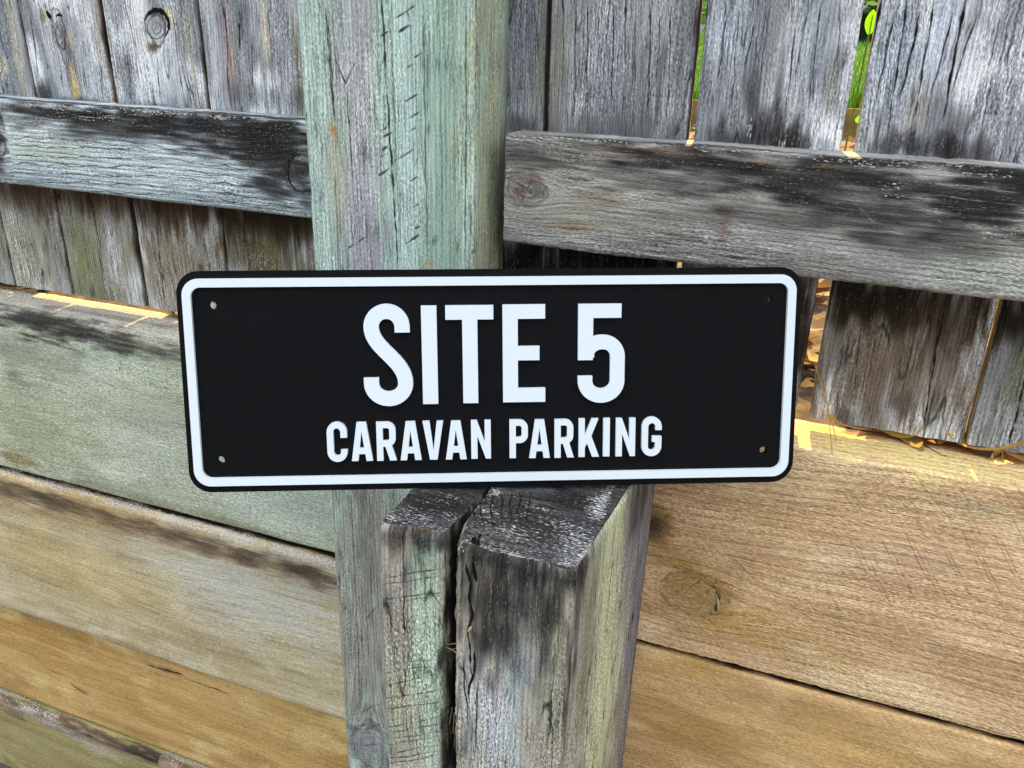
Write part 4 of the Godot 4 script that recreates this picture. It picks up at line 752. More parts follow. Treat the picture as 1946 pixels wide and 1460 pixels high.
	timber("plank", wall_right, new_b, {
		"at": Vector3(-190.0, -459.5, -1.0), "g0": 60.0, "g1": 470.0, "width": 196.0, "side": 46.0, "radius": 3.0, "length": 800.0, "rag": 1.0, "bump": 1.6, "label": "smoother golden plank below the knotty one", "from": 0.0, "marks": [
			[-34, -436, 163.9, 13.5, "1a120a", 1.00, 0], [124, -436, 135.6, 12.5, "1a120a", 1.00, 0], [-32, -450, 206.2, 5.3, "140e08", 1.00, 0],  # gap shadow painted along the top edge to blacken the joint
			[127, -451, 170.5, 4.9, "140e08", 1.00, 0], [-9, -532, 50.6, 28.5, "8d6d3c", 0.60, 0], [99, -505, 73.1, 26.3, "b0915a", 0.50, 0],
			[-34, -466, 33.4, 16.1, "a5834c", 0.60, 0], [150, -474, 40.3, 14.8, "ab8d60", 0.50, 0]], "strokes": [
			[-61.0, -463.8, 4.8, -537.9, 0.50, "7a5e34", 0.30, 0.10, 0.6], [-38.5, -461.2, 26.9, -534.3, 0.50, "7a5e34", 0.30, 0.10, 0.6], [-16.4, -458.6, 48.4, -530.8, 0.50, "7a5e34", 0.30, 0.10, 0.6],
			[5.1, -456.0, 69.5, -527.4, 0.50, "7a5e34", 0.30, 0.10, 0.6], [26.1, -453.6, 90.0, -524.0, 0.50, "7a5e34", 0.30, 0.10, 0.6], [46.6, -451.1, 110.1, -520.8, 0.50, "7a5e34", 0.30, 0.10, 0.6],
			[66.7, -448.8, 129.7, -517.6, 0.50, "7a5e34", 0.30, 0.10, 0.6], [86.3, -446.4, 148.8, -514.4, 0.50, "7a5e34", 0.30, 0.10, 0.6], [105.5, -444.2, 167.6, -511.4, 0.50, "7a5e34", 0.30, 0.10, 0.6],
			[124.3, -442.0, 185.9, -508.4, 0.50, "7a5e34", 0.30, 0.10, 0.6], [142.7, -439.8, 203.8, -505.5, 0.50, "7a5e34", 0.30, 0.10, 0.6], [160.6, -437.7, 221.3, -502.6, 0.50, "7a5e34", 0.30, 0.10, 0.6]]})
	timber("plank", wall_right, new_b, {
		"at": Vector3(-190.0, -656.0, -2.0), "g0": 60.0, "g1": 360.0, "width": 196.0, "side": 46.0, "radius": 3.0, "length": 800.0, "ppm": 1.2, "from": 0.0})
	var cap_1 := timber("cap", stump, endw, {"no_mesh": true, "at": Vector3(-207.5, 179.0, 0), "g0": -5.5, "g1": 50.3, "h0": -159.0, "h1": 3.6, "outline": [], "ppm": 2.4,
		"marks": [[-185, 213, 27.2, 16.8, "000000", 0.90, 1], [-203, 188, 6.4, 4.6, "ffffff", 0.85, 2], [-187, 195, 11.7, 6.3, "ffffff", 0.50, 2], [-172, 202, 8.8, 7.4, "ffffff", 0.40, 2], [-170, 186, 5.7, 4.0, "ffffff", 0.70, 2], [-181, 221, 9.2, 6.9, "ffffff", 0.40, 2], [-190, 194, 26.4, 12.5, "ffffff", 0.45, 2]],
		"strokes": [[-159.5, 188.5, -160.1, 240.4, 1.50, "050505", 1.00, 0.50, 2.0]]})
	timber("timber_half", stump, stumpw, {
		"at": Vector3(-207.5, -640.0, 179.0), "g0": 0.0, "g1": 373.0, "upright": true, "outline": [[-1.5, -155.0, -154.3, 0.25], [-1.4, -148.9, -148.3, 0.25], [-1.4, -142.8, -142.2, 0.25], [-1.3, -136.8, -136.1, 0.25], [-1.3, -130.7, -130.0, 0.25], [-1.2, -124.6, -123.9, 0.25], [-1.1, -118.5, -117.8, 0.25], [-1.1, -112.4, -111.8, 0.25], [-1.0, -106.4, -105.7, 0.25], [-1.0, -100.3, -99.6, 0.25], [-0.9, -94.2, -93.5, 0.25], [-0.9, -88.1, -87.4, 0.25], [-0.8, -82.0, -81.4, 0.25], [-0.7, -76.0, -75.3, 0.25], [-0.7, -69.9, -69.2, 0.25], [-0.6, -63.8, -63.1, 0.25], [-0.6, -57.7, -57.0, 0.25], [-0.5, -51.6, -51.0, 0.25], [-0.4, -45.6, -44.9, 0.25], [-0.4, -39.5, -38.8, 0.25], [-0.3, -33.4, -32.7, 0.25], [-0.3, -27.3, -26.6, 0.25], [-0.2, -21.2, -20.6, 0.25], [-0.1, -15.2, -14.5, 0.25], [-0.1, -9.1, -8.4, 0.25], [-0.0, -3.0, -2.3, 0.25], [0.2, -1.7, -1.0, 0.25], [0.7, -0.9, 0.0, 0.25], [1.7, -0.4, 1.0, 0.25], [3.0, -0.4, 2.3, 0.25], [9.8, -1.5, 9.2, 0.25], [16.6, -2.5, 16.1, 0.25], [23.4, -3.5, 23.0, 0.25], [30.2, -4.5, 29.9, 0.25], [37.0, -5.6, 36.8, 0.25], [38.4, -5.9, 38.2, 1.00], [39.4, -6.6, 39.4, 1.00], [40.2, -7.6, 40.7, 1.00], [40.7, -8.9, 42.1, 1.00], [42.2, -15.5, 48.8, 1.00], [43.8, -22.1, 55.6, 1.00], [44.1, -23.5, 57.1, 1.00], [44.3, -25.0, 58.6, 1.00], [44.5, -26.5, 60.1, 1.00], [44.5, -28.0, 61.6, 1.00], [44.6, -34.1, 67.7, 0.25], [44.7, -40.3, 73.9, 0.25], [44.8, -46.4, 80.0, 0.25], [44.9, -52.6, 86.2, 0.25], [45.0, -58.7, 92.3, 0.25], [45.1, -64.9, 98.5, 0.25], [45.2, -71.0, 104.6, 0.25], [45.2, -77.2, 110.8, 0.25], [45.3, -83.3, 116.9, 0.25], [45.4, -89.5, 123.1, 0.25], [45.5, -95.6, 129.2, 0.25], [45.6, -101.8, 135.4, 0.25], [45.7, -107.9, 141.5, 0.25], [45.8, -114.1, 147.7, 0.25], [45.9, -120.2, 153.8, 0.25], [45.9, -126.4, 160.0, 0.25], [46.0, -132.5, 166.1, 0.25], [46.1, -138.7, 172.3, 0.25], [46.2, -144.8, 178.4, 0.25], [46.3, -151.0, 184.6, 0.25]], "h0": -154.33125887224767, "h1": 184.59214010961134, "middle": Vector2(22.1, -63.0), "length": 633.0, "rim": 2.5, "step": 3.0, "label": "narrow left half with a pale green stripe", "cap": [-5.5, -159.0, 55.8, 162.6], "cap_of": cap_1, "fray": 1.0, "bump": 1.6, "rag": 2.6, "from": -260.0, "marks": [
			[-200, -345, 9.8, 169.4, "7d786e", 0.60, 0], [-178, -329, 10.8, 105.9, "98ab99", 0.90, 0], [-177, -380, 12.0, 132.3, "a2b39f", 0.85, 0],
			[-197, -410, 11.9, 46.7, "8f937c", 0.70, 0], [-198, -273, 17.8, 18.8, "000000", 0.60, 1], [-179, -268, 20.7, 12.5, "000000", 0.70, 1],
			[-190, -305, 5.8, 23.7, "000000", 0.35, 1], [-183, -265, 7.6, 2.2, "c08a4e", 1.00, 0], [-203, -317, 3.7, 24.3, "000000", 0.35, 1],
			[-88, -400, 66, 600, "1d1a17", 1.0, 0], [-146, -400, 16, 600, "1d1a17", 1.0, 0], [-155, -400, 10, 600, "14110f", 0.9, 0]], "strokes": [  # inner split face painted dark, as the shade inside the gap
			[-192.7, -266.1, -193.6, -355.3, 0.80, "17130f", 0.90, 0.35, 1.0], [-207.6, -306.4, -168.2, -292.0, 0.80, "3c3a34", 0.50, 0.25, 1.2], [-207.8, -311.2, -168.2, -297.7, 0.80, "3c3a34", 0.40, 0.25, 1.2],
			[-208.2, -322.6, -168.3, -309.8, 0.80, "3c3a34", 0.70, 0.25, 1.2], [-208.4, -326.8, -168.3, -311.3, 0.80, "3c3a34", 0.30, 0.25, 1.2], [-210.3, -377.1, -168.6, -360.4, 0.80, "3c3a34", 0.50, 0.25, 1.2],
			[-210.5, -382.5, -168.6, -366.8, 0.80, "3c3a34", 0.40, 0.25, 1.2], [-210.9, -392.9, -168.6, -374.2, 0.80, "3c3a34", 0.60, 0.25, 1.2], [-211.4, -404.5, -168.7, -386.5, 0.80, "3c3a34", 0.50, 0.25, 1.2],
			[-211.7, -413.9, -168.8, -396.7, 0.80, "3c3a34", 0.60, 0.25, 1.2], [-212.4, -430.7, -168.8, -409.9, 0.80, "3c3a34", 0.50, 0.25, 1.2], [-212.5, -435.6, -168.9, -415.9, 0.80, "3c3a34", 0.50, 0.25, 1.2],
			[-212.8, -441.5, -168.9, -422.9, 0.80, "3c3a34", 0.40, 0.25, 1.2], [-213.0, -447.9, -168.9, -426.2, 0.80, "3c3a34", 0.50, 0.25, 1.2], [-213.3, -455.5, -169.0, -434.7, 0.80, "3c3a34", 0.60, 0.25, 1.2],
			[-213.5, -460.5, -169.0, -440.9, 0.80, "3c3a34", 0.50, 0.25, 1.2], [-213.7, -466.6, -169.0, -443.8, 0.80, "3c3a34", 0.50, 0.25, 1.2]]})
	var cap_2 := timber("cap", stump, endw, {"no_mesh": true, "at": Vector3(-156.5, 179.0, 0), "g0": -9.7, "g1": 90.0, "h0": -182.0, "h1": 5.4, "outline": [], "ppm": 2.4,
		"marks": [[-127, 218, 41.5, 33.0, "000000", 0.70, 1], [-110, 251, 21.8, 17.2, "000000", 0.90, 1], [-137, 207, 17.5, 21.3, "6e655a", 0.60, 0], [-91, 197, 14.0, 14.9, "7c7c7e", 0.60, 0], [-91, 252, 6.2, 24.4, "ffffff", 0.70, 2], [-91, 209, 14.3, 20.7, "ffffff", 0.60, 2], [-107, 220, 17.7, 7.7, "ffffff", 0.50, 2], [-135, 202, 14.5, 11.4, "ffffff", 0.50, 2], [-156, 239, 4.4, 4.8, "ffffff", 0.80, 2], [-163, 222, 18.2, 8.0, "ffffff", 0.50, 2], [-122, 181, 11.1, 4.7, "ffffff", 0.90, 2], [-139, 180, 8.3, 3.8, "ffffff", 0.80, 2], [-91, 186, 11.0, 5.7, "ffffff", 0.60, 2], [-153, 182, 5.6, 3.9, "ffffff", 0.60, 2], [-122, 233, 15.2, 4.6, "ffffff", 0.50, 2], [-123, 207, 49.3, 31.6, "ffffff", 0.30, 2], [-148, 209, 17.7, 21.5, "ffffff", 0.40, 2], [-88, 261, 4.4, 37.7, "ffffff", 0.90, 2], [-84, 195, 3.9, 14.7, "ffffff", 0.90, 2], [-118, 179, 24.7, 3.8, "ffffff", 0.85, 2], [-125, 212, 58.6, 43.0, "5a5858", 0.30, 0]],
		"strokes": [[-150.5, 195.3, -171.0, 235.7, 0.60, "050505", 0.90, 0.50, 2.0], [-146.3, 198.3, -165.1, 238.3, 0.60, "050505", 0.90, 0.50, 2.0], [-142.1, 201.3, -159.1, 240.8, 0.60, "050505", 0.90, 0.50, 2.0], [-137.9, 204.3, -153.2, 243.4, 0.60, "050505", 0.90, 0.50, 2.0], [-133.6, 207.3, -147.2, 245.9, 0.60, "050505", 0.90, 0.50, 2.0], [-129.3, 210.3, -141.2, 248.5, 0.60, "050505", 0.90, 0.50, 2.0], [-125.0, 213.4, -135.3, 251.1, 0.60, "050505", 0.90, 0.50, 2.0], [-154.1, 199.8, -122.9, 216.2, 0.50, "050505", 0.70, 0.40, 2.0], [-156.6, 205.7, -125.0, 222.2, 0.50, "050505", 0.70, 0.40, 2.0], [-159.1, 211.6, -127.1, 228.5, 0.50, "050505", 0.70, 0.40, 2.0], [-161.6, 217.7, -129.3, 234.8, 0.50, "050505", 0.70, 0.40, 2.0], [-164.3, 224.0, -131.6, 241.4, 0.50, "050505", 0.70, 0.40, 2.0], [-167.0, 230.4, -133.9, 248.1, 0.50, "050505", 0.70, 0.40, 2.0], [-143.7, 169.6, -148.4, 190.2, 2.20, "030303", 1.00, 0.60, 2.0], [-143.3, 178.0, -147.5, 193.6, 2.00, "030303", 1.00, 0.60, 2.0]]})
	timber("timber_half", stump, stumpw, {
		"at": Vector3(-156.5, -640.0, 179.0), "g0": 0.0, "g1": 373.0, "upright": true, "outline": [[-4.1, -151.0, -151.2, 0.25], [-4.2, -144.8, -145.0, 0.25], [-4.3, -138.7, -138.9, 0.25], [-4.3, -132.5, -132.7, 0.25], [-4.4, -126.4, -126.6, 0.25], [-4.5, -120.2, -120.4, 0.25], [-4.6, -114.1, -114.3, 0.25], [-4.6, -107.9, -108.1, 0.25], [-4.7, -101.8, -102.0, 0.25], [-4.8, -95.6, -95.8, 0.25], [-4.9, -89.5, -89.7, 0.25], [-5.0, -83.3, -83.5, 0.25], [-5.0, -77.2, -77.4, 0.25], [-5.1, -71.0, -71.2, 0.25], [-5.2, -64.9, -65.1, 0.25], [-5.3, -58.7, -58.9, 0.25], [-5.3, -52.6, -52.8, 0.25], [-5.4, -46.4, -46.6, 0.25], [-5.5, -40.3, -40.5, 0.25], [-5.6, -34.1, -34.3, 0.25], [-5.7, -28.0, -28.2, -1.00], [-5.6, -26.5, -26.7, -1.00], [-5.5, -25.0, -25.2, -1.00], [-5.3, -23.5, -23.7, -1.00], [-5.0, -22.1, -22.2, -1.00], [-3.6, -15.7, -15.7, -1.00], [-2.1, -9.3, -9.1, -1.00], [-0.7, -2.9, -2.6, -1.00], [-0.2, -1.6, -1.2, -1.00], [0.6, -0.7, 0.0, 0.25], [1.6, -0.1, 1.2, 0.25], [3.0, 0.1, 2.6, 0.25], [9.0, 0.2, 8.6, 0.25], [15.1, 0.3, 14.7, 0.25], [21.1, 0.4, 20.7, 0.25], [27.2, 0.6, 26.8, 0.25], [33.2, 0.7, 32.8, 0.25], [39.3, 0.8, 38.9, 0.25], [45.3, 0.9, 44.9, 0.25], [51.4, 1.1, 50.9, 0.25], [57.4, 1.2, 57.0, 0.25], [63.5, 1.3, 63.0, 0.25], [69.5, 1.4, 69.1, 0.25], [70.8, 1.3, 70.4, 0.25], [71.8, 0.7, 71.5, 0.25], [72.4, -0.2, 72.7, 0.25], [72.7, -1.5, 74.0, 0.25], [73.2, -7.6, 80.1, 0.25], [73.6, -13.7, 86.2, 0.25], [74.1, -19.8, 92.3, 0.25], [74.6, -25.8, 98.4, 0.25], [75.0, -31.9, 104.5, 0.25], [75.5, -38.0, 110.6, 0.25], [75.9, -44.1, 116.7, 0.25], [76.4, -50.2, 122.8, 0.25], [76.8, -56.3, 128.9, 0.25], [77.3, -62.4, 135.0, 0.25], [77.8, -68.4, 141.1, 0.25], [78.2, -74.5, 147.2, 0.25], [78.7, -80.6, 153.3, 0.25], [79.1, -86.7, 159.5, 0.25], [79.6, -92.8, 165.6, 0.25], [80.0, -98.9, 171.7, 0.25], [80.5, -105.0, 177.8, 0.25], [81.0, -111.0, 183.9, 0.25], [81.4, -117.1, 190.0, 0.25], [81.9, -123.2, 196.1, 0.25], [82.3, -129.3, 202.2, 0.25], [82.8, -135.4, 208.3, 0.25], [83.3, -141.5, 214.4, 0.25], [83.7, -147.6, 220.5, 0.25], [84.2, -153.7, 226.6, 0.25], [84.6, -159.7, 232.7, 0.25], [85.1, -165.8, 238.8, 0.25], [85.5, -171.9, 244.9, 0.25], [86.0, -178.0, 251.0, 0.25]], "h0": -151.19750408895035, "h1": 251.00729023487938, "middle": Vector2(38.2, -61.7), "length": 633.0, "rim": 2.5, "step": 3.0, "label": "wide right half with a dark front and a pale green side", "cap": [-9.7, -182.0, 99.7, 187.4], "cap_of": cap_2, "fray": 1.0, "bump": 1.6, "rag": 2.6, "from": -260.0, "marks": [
			[-122, -269, 62.8, 14.2, "000000", 0.80, 1], [-117, -286, 53.7, 32.7, "000000", 0.62, 1], [-124, -319, 46.0, 54.0, "000000", 0.42, 1],
			[-127, -320, 19.8, 23.2, "000000", 0.70, 1], [-93, -290, 9.2, 21.6, "000000", 0.50, 1], [-144, -317, 6.8, 23.4, "000000", 0.35, 1],
			[-116, -340, 19.8, 23.9, "a0a5aa", 0.70, 0], [-118, -352, 7.4, 56.9, "adbab8", 0.85, 0], [-136, -385, 17.7, 43.2, "a6a9ae", 0.80, 0],
			[-92, -360, 12.9, 40.4, "7e7d6c", 0.80, 0], [-128, -413, 21.4, 22.5, "a5adb0", 0.70, 0], [-91, -316, 4.4, 22.6, "9b9a7c", 0.60, 0],
			[-154, -269, 4.0, 4.4, "ffffff", 0.70, 2], [-82, -344, 3.8, 78.3, "000000", 0.50, 1], [-133, -358, 5.5, 16.6, "000000", 0.45, 1],
			[-146, -411, 11.0, 18.1, "000000", 0.30, 1], [-97, -333, 9.6, 11.7, "000000", 0.35, 1], [-52, -310, 14.0, 138.6, "8a897b", 0.80, 0],
			[-28, -288, 30.0, 73.7, "9da088", 0.80, 0], [2, -409, 44.0, 182.1, "b0b590", 1.00, 0], [-2, -325, 26.0, 124.0, "b4b896", 0.90, 0],
			[42, -309, 30.0, 75.2, "76757c", 0.90, 0], [80, -405, 26.0, 134.6, "6f6d76", 0.80, 0], [97, -530, 22.0, 167.8, "6a6470", 0.80, 0],
			[-49, -375, 12.0, 105.4, "7c7a66", 0.80, 0], [43, -293, 40.0, 31.3, "000000", 0.50, 1], [-68, -276, 10.0, 25.1, "000000", 0.60, 1],
			[-76, -304, 8.0, 52.5, "000000", 0.50, 1], [108, -540, 10.0, 172.7, "000000", 0.40, 1], [-260, -400, 90, 400, "2c2822", 0.9, 0]], "strokes": [  # last mark paints the gap's shade onto the face inside the split
			[-148.4, -273.2, -146.8, -362.9, 1.60, "0f0d0c", 1.00, 0.50, 3.0], [-143.6, -341.0, -147.3, -380.2, 1.60, "0f0d0c", 1.00, 0.50, 2.0], [-141.5, -365.2, -142.4, -427.7, 0.70, "17130f", 0.90, 0.35, 1.0],
			[-145.8, -272.4, -144.2, -290.5, 2.00, "0a0808", 1.00, 0.50, 2.0], [-152.2, -348.1, -148.2, -402.6, 0.70, "17130f", 0.90, 0.35, 1.0], [-125.6, -274.1, -122.4, -337.9, 0.60, "2a2724", 0.70, 0.35, 1.0],
			[-106.2, -272.1, -104.2, -351.7, 0.50, "2a2724", 0.60, 0.35, 1.0], [-148.9, -328.7, -146.2, -323.8, 1.40, "cdb38a", 0.90, -0.30, 0.5], [-33.1, -265.2, -29.6, -369.2, 0.7, "2e2b26", 0.7, 0.3, 1.5],
			[-42.2, -290.0, -38.8, -374.9, 0.7, "2e2b26", 0.7, 0.3, 1.5], [-10.9, -262.8, -9.2, -363.1, 0.7, "2e2b26", 0.7, 0.3, 1.5]]})

# ====================================================================== the sign
func ring(rx: float, ry: float, r: float) -> PackedVector2Array:
	var out := PackedVector2Array()
	for c in 4:
		var cx: float = [rx - r, -rx + r, -rx + r, rx - r][c]
		var cy: float = [ry - r, ry - r, -ry + r, -ry + r][c]
		for k in 13:
			var a := PI / 2.0 * (c + k / 12.0)
			out.append(Vector2(cx + r * cos(a), cy + r * sin(a)))
	return out

func circle(c: Vector2, r: float) -> PackedVector2Array:
	var out := PackedVector2Array()
	for k in 28: out.append(c + Vector2.from_angle(TAU * k / 28.0) * r)
	return out

func oriented(p: PackedVector2Array, clockwise: bool) -> PackedVector2Array:
	if Geometry2D.is_polygon_clockwise(p) != clockwise: p.reverse()
	return p

# A flat shape with holes, given thickness: outers and holes in mm, from z0 to z1, the front arris eased by a fine chamfer.
func slab(outers: Array, holes: Array, z0: float, z1: float, cuts: Array) -> ArrayMesh:
	var st := SurfaceTool.new()
	st.begin(Mesh.PRIMITIVE_TRIANGLES)
	st.set_smooth_group(-1)
	var xs := [-1000.0] + cuts + [1000.0]
	for n in xs.size() - 1:
		var strip := PackedVector2Array([Vector2(xs[n], -1000), Vector2(xs[n + 1], -1000), Vector2(xs[n + 1], 1000), Vector2(xs[n], 1000)])
		for o in outers:
			var now: Array = Geometry2D.intersect_polygons(o, strip)
			for hole in holes:
				var next := []
				for p in now: next.append_array(Geometry2D.clip_polygons(p, hole))
				now = next
			for p in now:
				var tris := Geometry2D.triangulate_polygon(p)
				for t in range(0, tris.size(), 3):
					var a: Vector2 = p[tris[t]]
					var b: Vector2 = p[tris[t + 1]]
					var c: Vector2 = p[tris[t + 2]]
					if (b - a).cross(c - a) > 0.0:
						var w := b
						b = c
						c = w
					for v in [a, b, c]:
						st.set_normal(Vector3.BACK)
						st.add_vertex(Vector3(v.x, v.y, z1) * 0.001)
					for v in [a, c, b]:
						st.set_normal(Vector3.FORWARD)
						st.add_vertex(Vector3(v.x, v.y, z0) * 0.001)
	for set_ in [[outers, true], [holes, false]]:
		for p0 in set_[0]:
			var p := oriented(p0, set_[1])      # material on the right when walking clockwise
			for k in p.size():
				var a: Vector2 = p[k]
				var b: Vector2 = p[(k + 1) % p.size()]
				if a.distance_to(b) < 0.0001: continue
				var d := (b - a).normalized()
				var nrm := Vector3(-d.y, d.x, 0)
				var q := [Vector3(a.x, a.y, z1), Vector3(b.x, b.y, z1), Vector3(b.x, b.y, z0), Vector3(a.x, a.y, z0)]
				for i in [0, 2, 1, 0, 3, 2]:
					st.set_normal(nrm)
					st.add_vertex(q[i] * 0.001)
	return st.commit()

func arc(c: Vector2, rx: float, ry: float, a0: float, a1: float, n := 14) -> PackedVector2Array:
	var out := PackedVector2Array()
	for k in n + 1:
		var a := deg_to_rad(lerpf(a0, a1, float(k) / n))
		out.append(c + Vector2(rx * cos(a), ry * sin(a)))
	return out

func bezier(a: Vector2, b: Vector2, c: Vector2, d: Vector2, n := 16) -> PackedVector2Array:
	var out := PackedVector2Array()
	for k in range(1, n): out.append(a.bezier_interpolate(b, c, d, float(k) / n))
	return out

func stroke(path: PackedVector2Array, width: float) -> PackedVector2Array:
	var got := Geometry2D.offset_polyline(path, width * 0.5, Geometry2D.JOIN_ROUND, Geometry2D.END_BUTT)
	return got[0]

func joined(list: Array) -> Array:       # union of overlapping outlines -> [outers, holes]
	var all: PackedVector2Array = list[0]
	var holes := []
	for k in range(1, list.size()):
		for p in Geometry2D.merge_polygons(all, list[k]):
			if Geometry2D.is_polygon_clockwise(p): holes.append(p)
			else: all = p
	return [[all], holes]

func box2(x0: float, y0: float, x1: float, y1: float) -> PackedVector2Array:
	return PackedVector2Array([Vector2(x0, y0), Vector2(x1, y0), Vector2(x1, y1), Vector2(x0, y1)])

func poly(list: Array, dx := 0.0) -> PackedVector2Array:
	var out := PackedVector2Array()
	for k in range(0, list.size(), 2): out.append(Vector2(list[k] + dx, list[k + 1]))
	if Geometry2D.is_polygon_clockwise(out): out.reverse()
	return out

func letter_shape(c: String, dx: float) -> Array:
	var o := Vector2(dx, 0)
	match c:
		"S":
			var p := PackedVector2Array([Vector2(-57.7, 31.4)])
			p.append_array(arc(Vector2(-67.3, 35.0), 9.6, 9.7, 0, 180, 22))
			p.append_array(bezier(Vector2(-76.9, 35.0), Vector2(-76.9, 21.0), Vector2(-56.4, 14.5), Vector2(-56.4, -0.6), 22))
			p.append_array(arc(Vector2(-67.1, -0.6), 10.7, 9.9, 0, -180, 22))
			p.append(Vector2(-77.8, 3.1))
			return [[stroke(p, 9.4)], []]
		"I": return [[poly([-45.7, 48.1, -36.1, 48.1, -36.1, -14.2, -45.7, -14.2])], []]
		"T": return [[poly([-30.6, 48.1, -0.6, 48.1, -0.6, 39.1, -10.7, 39.1, -10.7, -14.0, -20.2, -14.0, -20.2, 39.1, -30.6, 39.1])], []]
		"E": return [[poly([5.1, 48.3, 31.9, 48.3, 31.9, 39.25, 14.65, 39.25, 14.65, 22.1, 28.3, 22.1, 28.3, 13.0, 14.65, 13.0, 14.65, -4.7, 32.0, -4.7, 32.0, -13.8, 5.1, -13.8])], []]
		"5":
			var p := PackedVector2Array([Vector2(58.5, 14.0)])
			p.append_array(arc(Vector2(67.6, 14.6), 9.6, 9.5, 165, 90, 12))
			p.append_array(arc(Vector2(69.0, 14.6), 9.0, 9.5, 88, 0, 14))
			p.append_array(arc(Vector2(67.7, -0.6), 10.3, 9.7, 0, -180, 22))
			p.append(Vector2(57.4, 2.6))
			return joined([poly([52.8, 48.3, 80.1, 48.3, 80.1, 39.35, 62.3, 39.35, 62.3, 12.65, 52.8, 12.65]), stroke(p, 9.3)])
		"C":
			var p := PackedVector2Array([Vector2(-96.5, -35.3)])
			p.append_array(arc(Vector2(-100.8, -31.6), 4.3, 4.55, 0, 180, 12))
			p.append_array(arc(Vector2(-100.8, -44.4), 4.3, 4.55, 180, 360, 12))
			p.append(Vector2(-96.5, -43.0))
			return [[stroke(p, 4.1)], []]
		"G":
			var p := PackedVector2Array([Vector2(105.4, -33.4)])
			p.append_array(arc(Vector2(101.0, -31.2), 4.4, 4.5, 0, 180, 12))
			p.append_array(arc(Vector2(101.0, -44.1), 4.4, 4.5, 180, 360, 12))
			p.append_array(PackedVector2Array([Vector2(105.4, -37.4)]))
			return joined([stroke(p, 4.1), box2(101.3, -41.2, 105.6, -37.3)])
		"P":
			var p := PackedVector2Array([Vector2(10, -27.2), Vector2(15.6, -27.2)])
			p.append_array(arc(Vector2(15.4, -30.6), 3.4, 3.4, 80, 0, 8))
			p.append_array(arc(Vector2(15.4, -35.2), 3.4, 3.4, 0, -90, 8))
			p.append(Vector2(10, -38.6))
			return joined([box2(9, -50.4, 13.05, -25.2), stroke(p, 4.0)])
		"R":
			var p := PackedVector2Array([Vector2(-75, -27.4), Vector2(-69.2, -27.4)])
			p.append_array(arc(Vector2(-69.1, -30.7), 3.4, 3.3, 85, 0, 8))
			p.append_array(arc(Vector2(-69.1, -36.2), 3.4, 3.3, 0, -90, 8))
			p.append(Vector2(-75, -39.5))
			for k in p.size(): p[k] += o
			return joined([box2(-75.8 + dx, -50.7, -71.8 + dx, -25.4), stroke(p, 4.0), poly([-71.2, -38.6, -66.9, -38.6, -63.3, -50.6, -67.6, -50.6], dx)])
		"A":
			return [[poly([-88.1, -25.4, -82.2, -25.4, -78.5, -50.6, -82.6, -50.6, -83.2, -46.1, -87.2, -46.1, -87.8, -50.6, -91.9, -50.6], dx)], [poly([-85.25, -31.2, -86.65, -42.1, -83.8, -42.1], dx)]]
		"V": return [[poly([-46.4, -25.3, -42.0, -25.3, -39.75, -44.4, -37.4, -25.3, -33.3, -25.3, -37.3, -50.5, -42.1, -50.5])], []]
		"N": return [[poly([-15.6, -25.2, -11.8, -25.2, -6.9, -39.2, -6.9, -25.2, -3.0, -25.2, -3.0, -50.4, -6.3, -50.4, -11.6, -35.4, -11.6, -50.4, -15.6, -50.4], dx)], []]
		"K": return [[poly([53.6, -25.2, 57.5, -25.2, 57.5, -35.8, 62.0, -25.2, 66.3, -25.2, 61.8, -36.6, 66.9, -50.4, 62.4, -50.4, 59.0, -41.4, 57.6, -44.2, 57.6, -50.4, 53.6, -50.4])], []]
		"i": return [[poly([69.5, -25.1, 73.7, -25.1, 73.7, -50.3, 69.5, -50.3])], []]
	return [[], []]

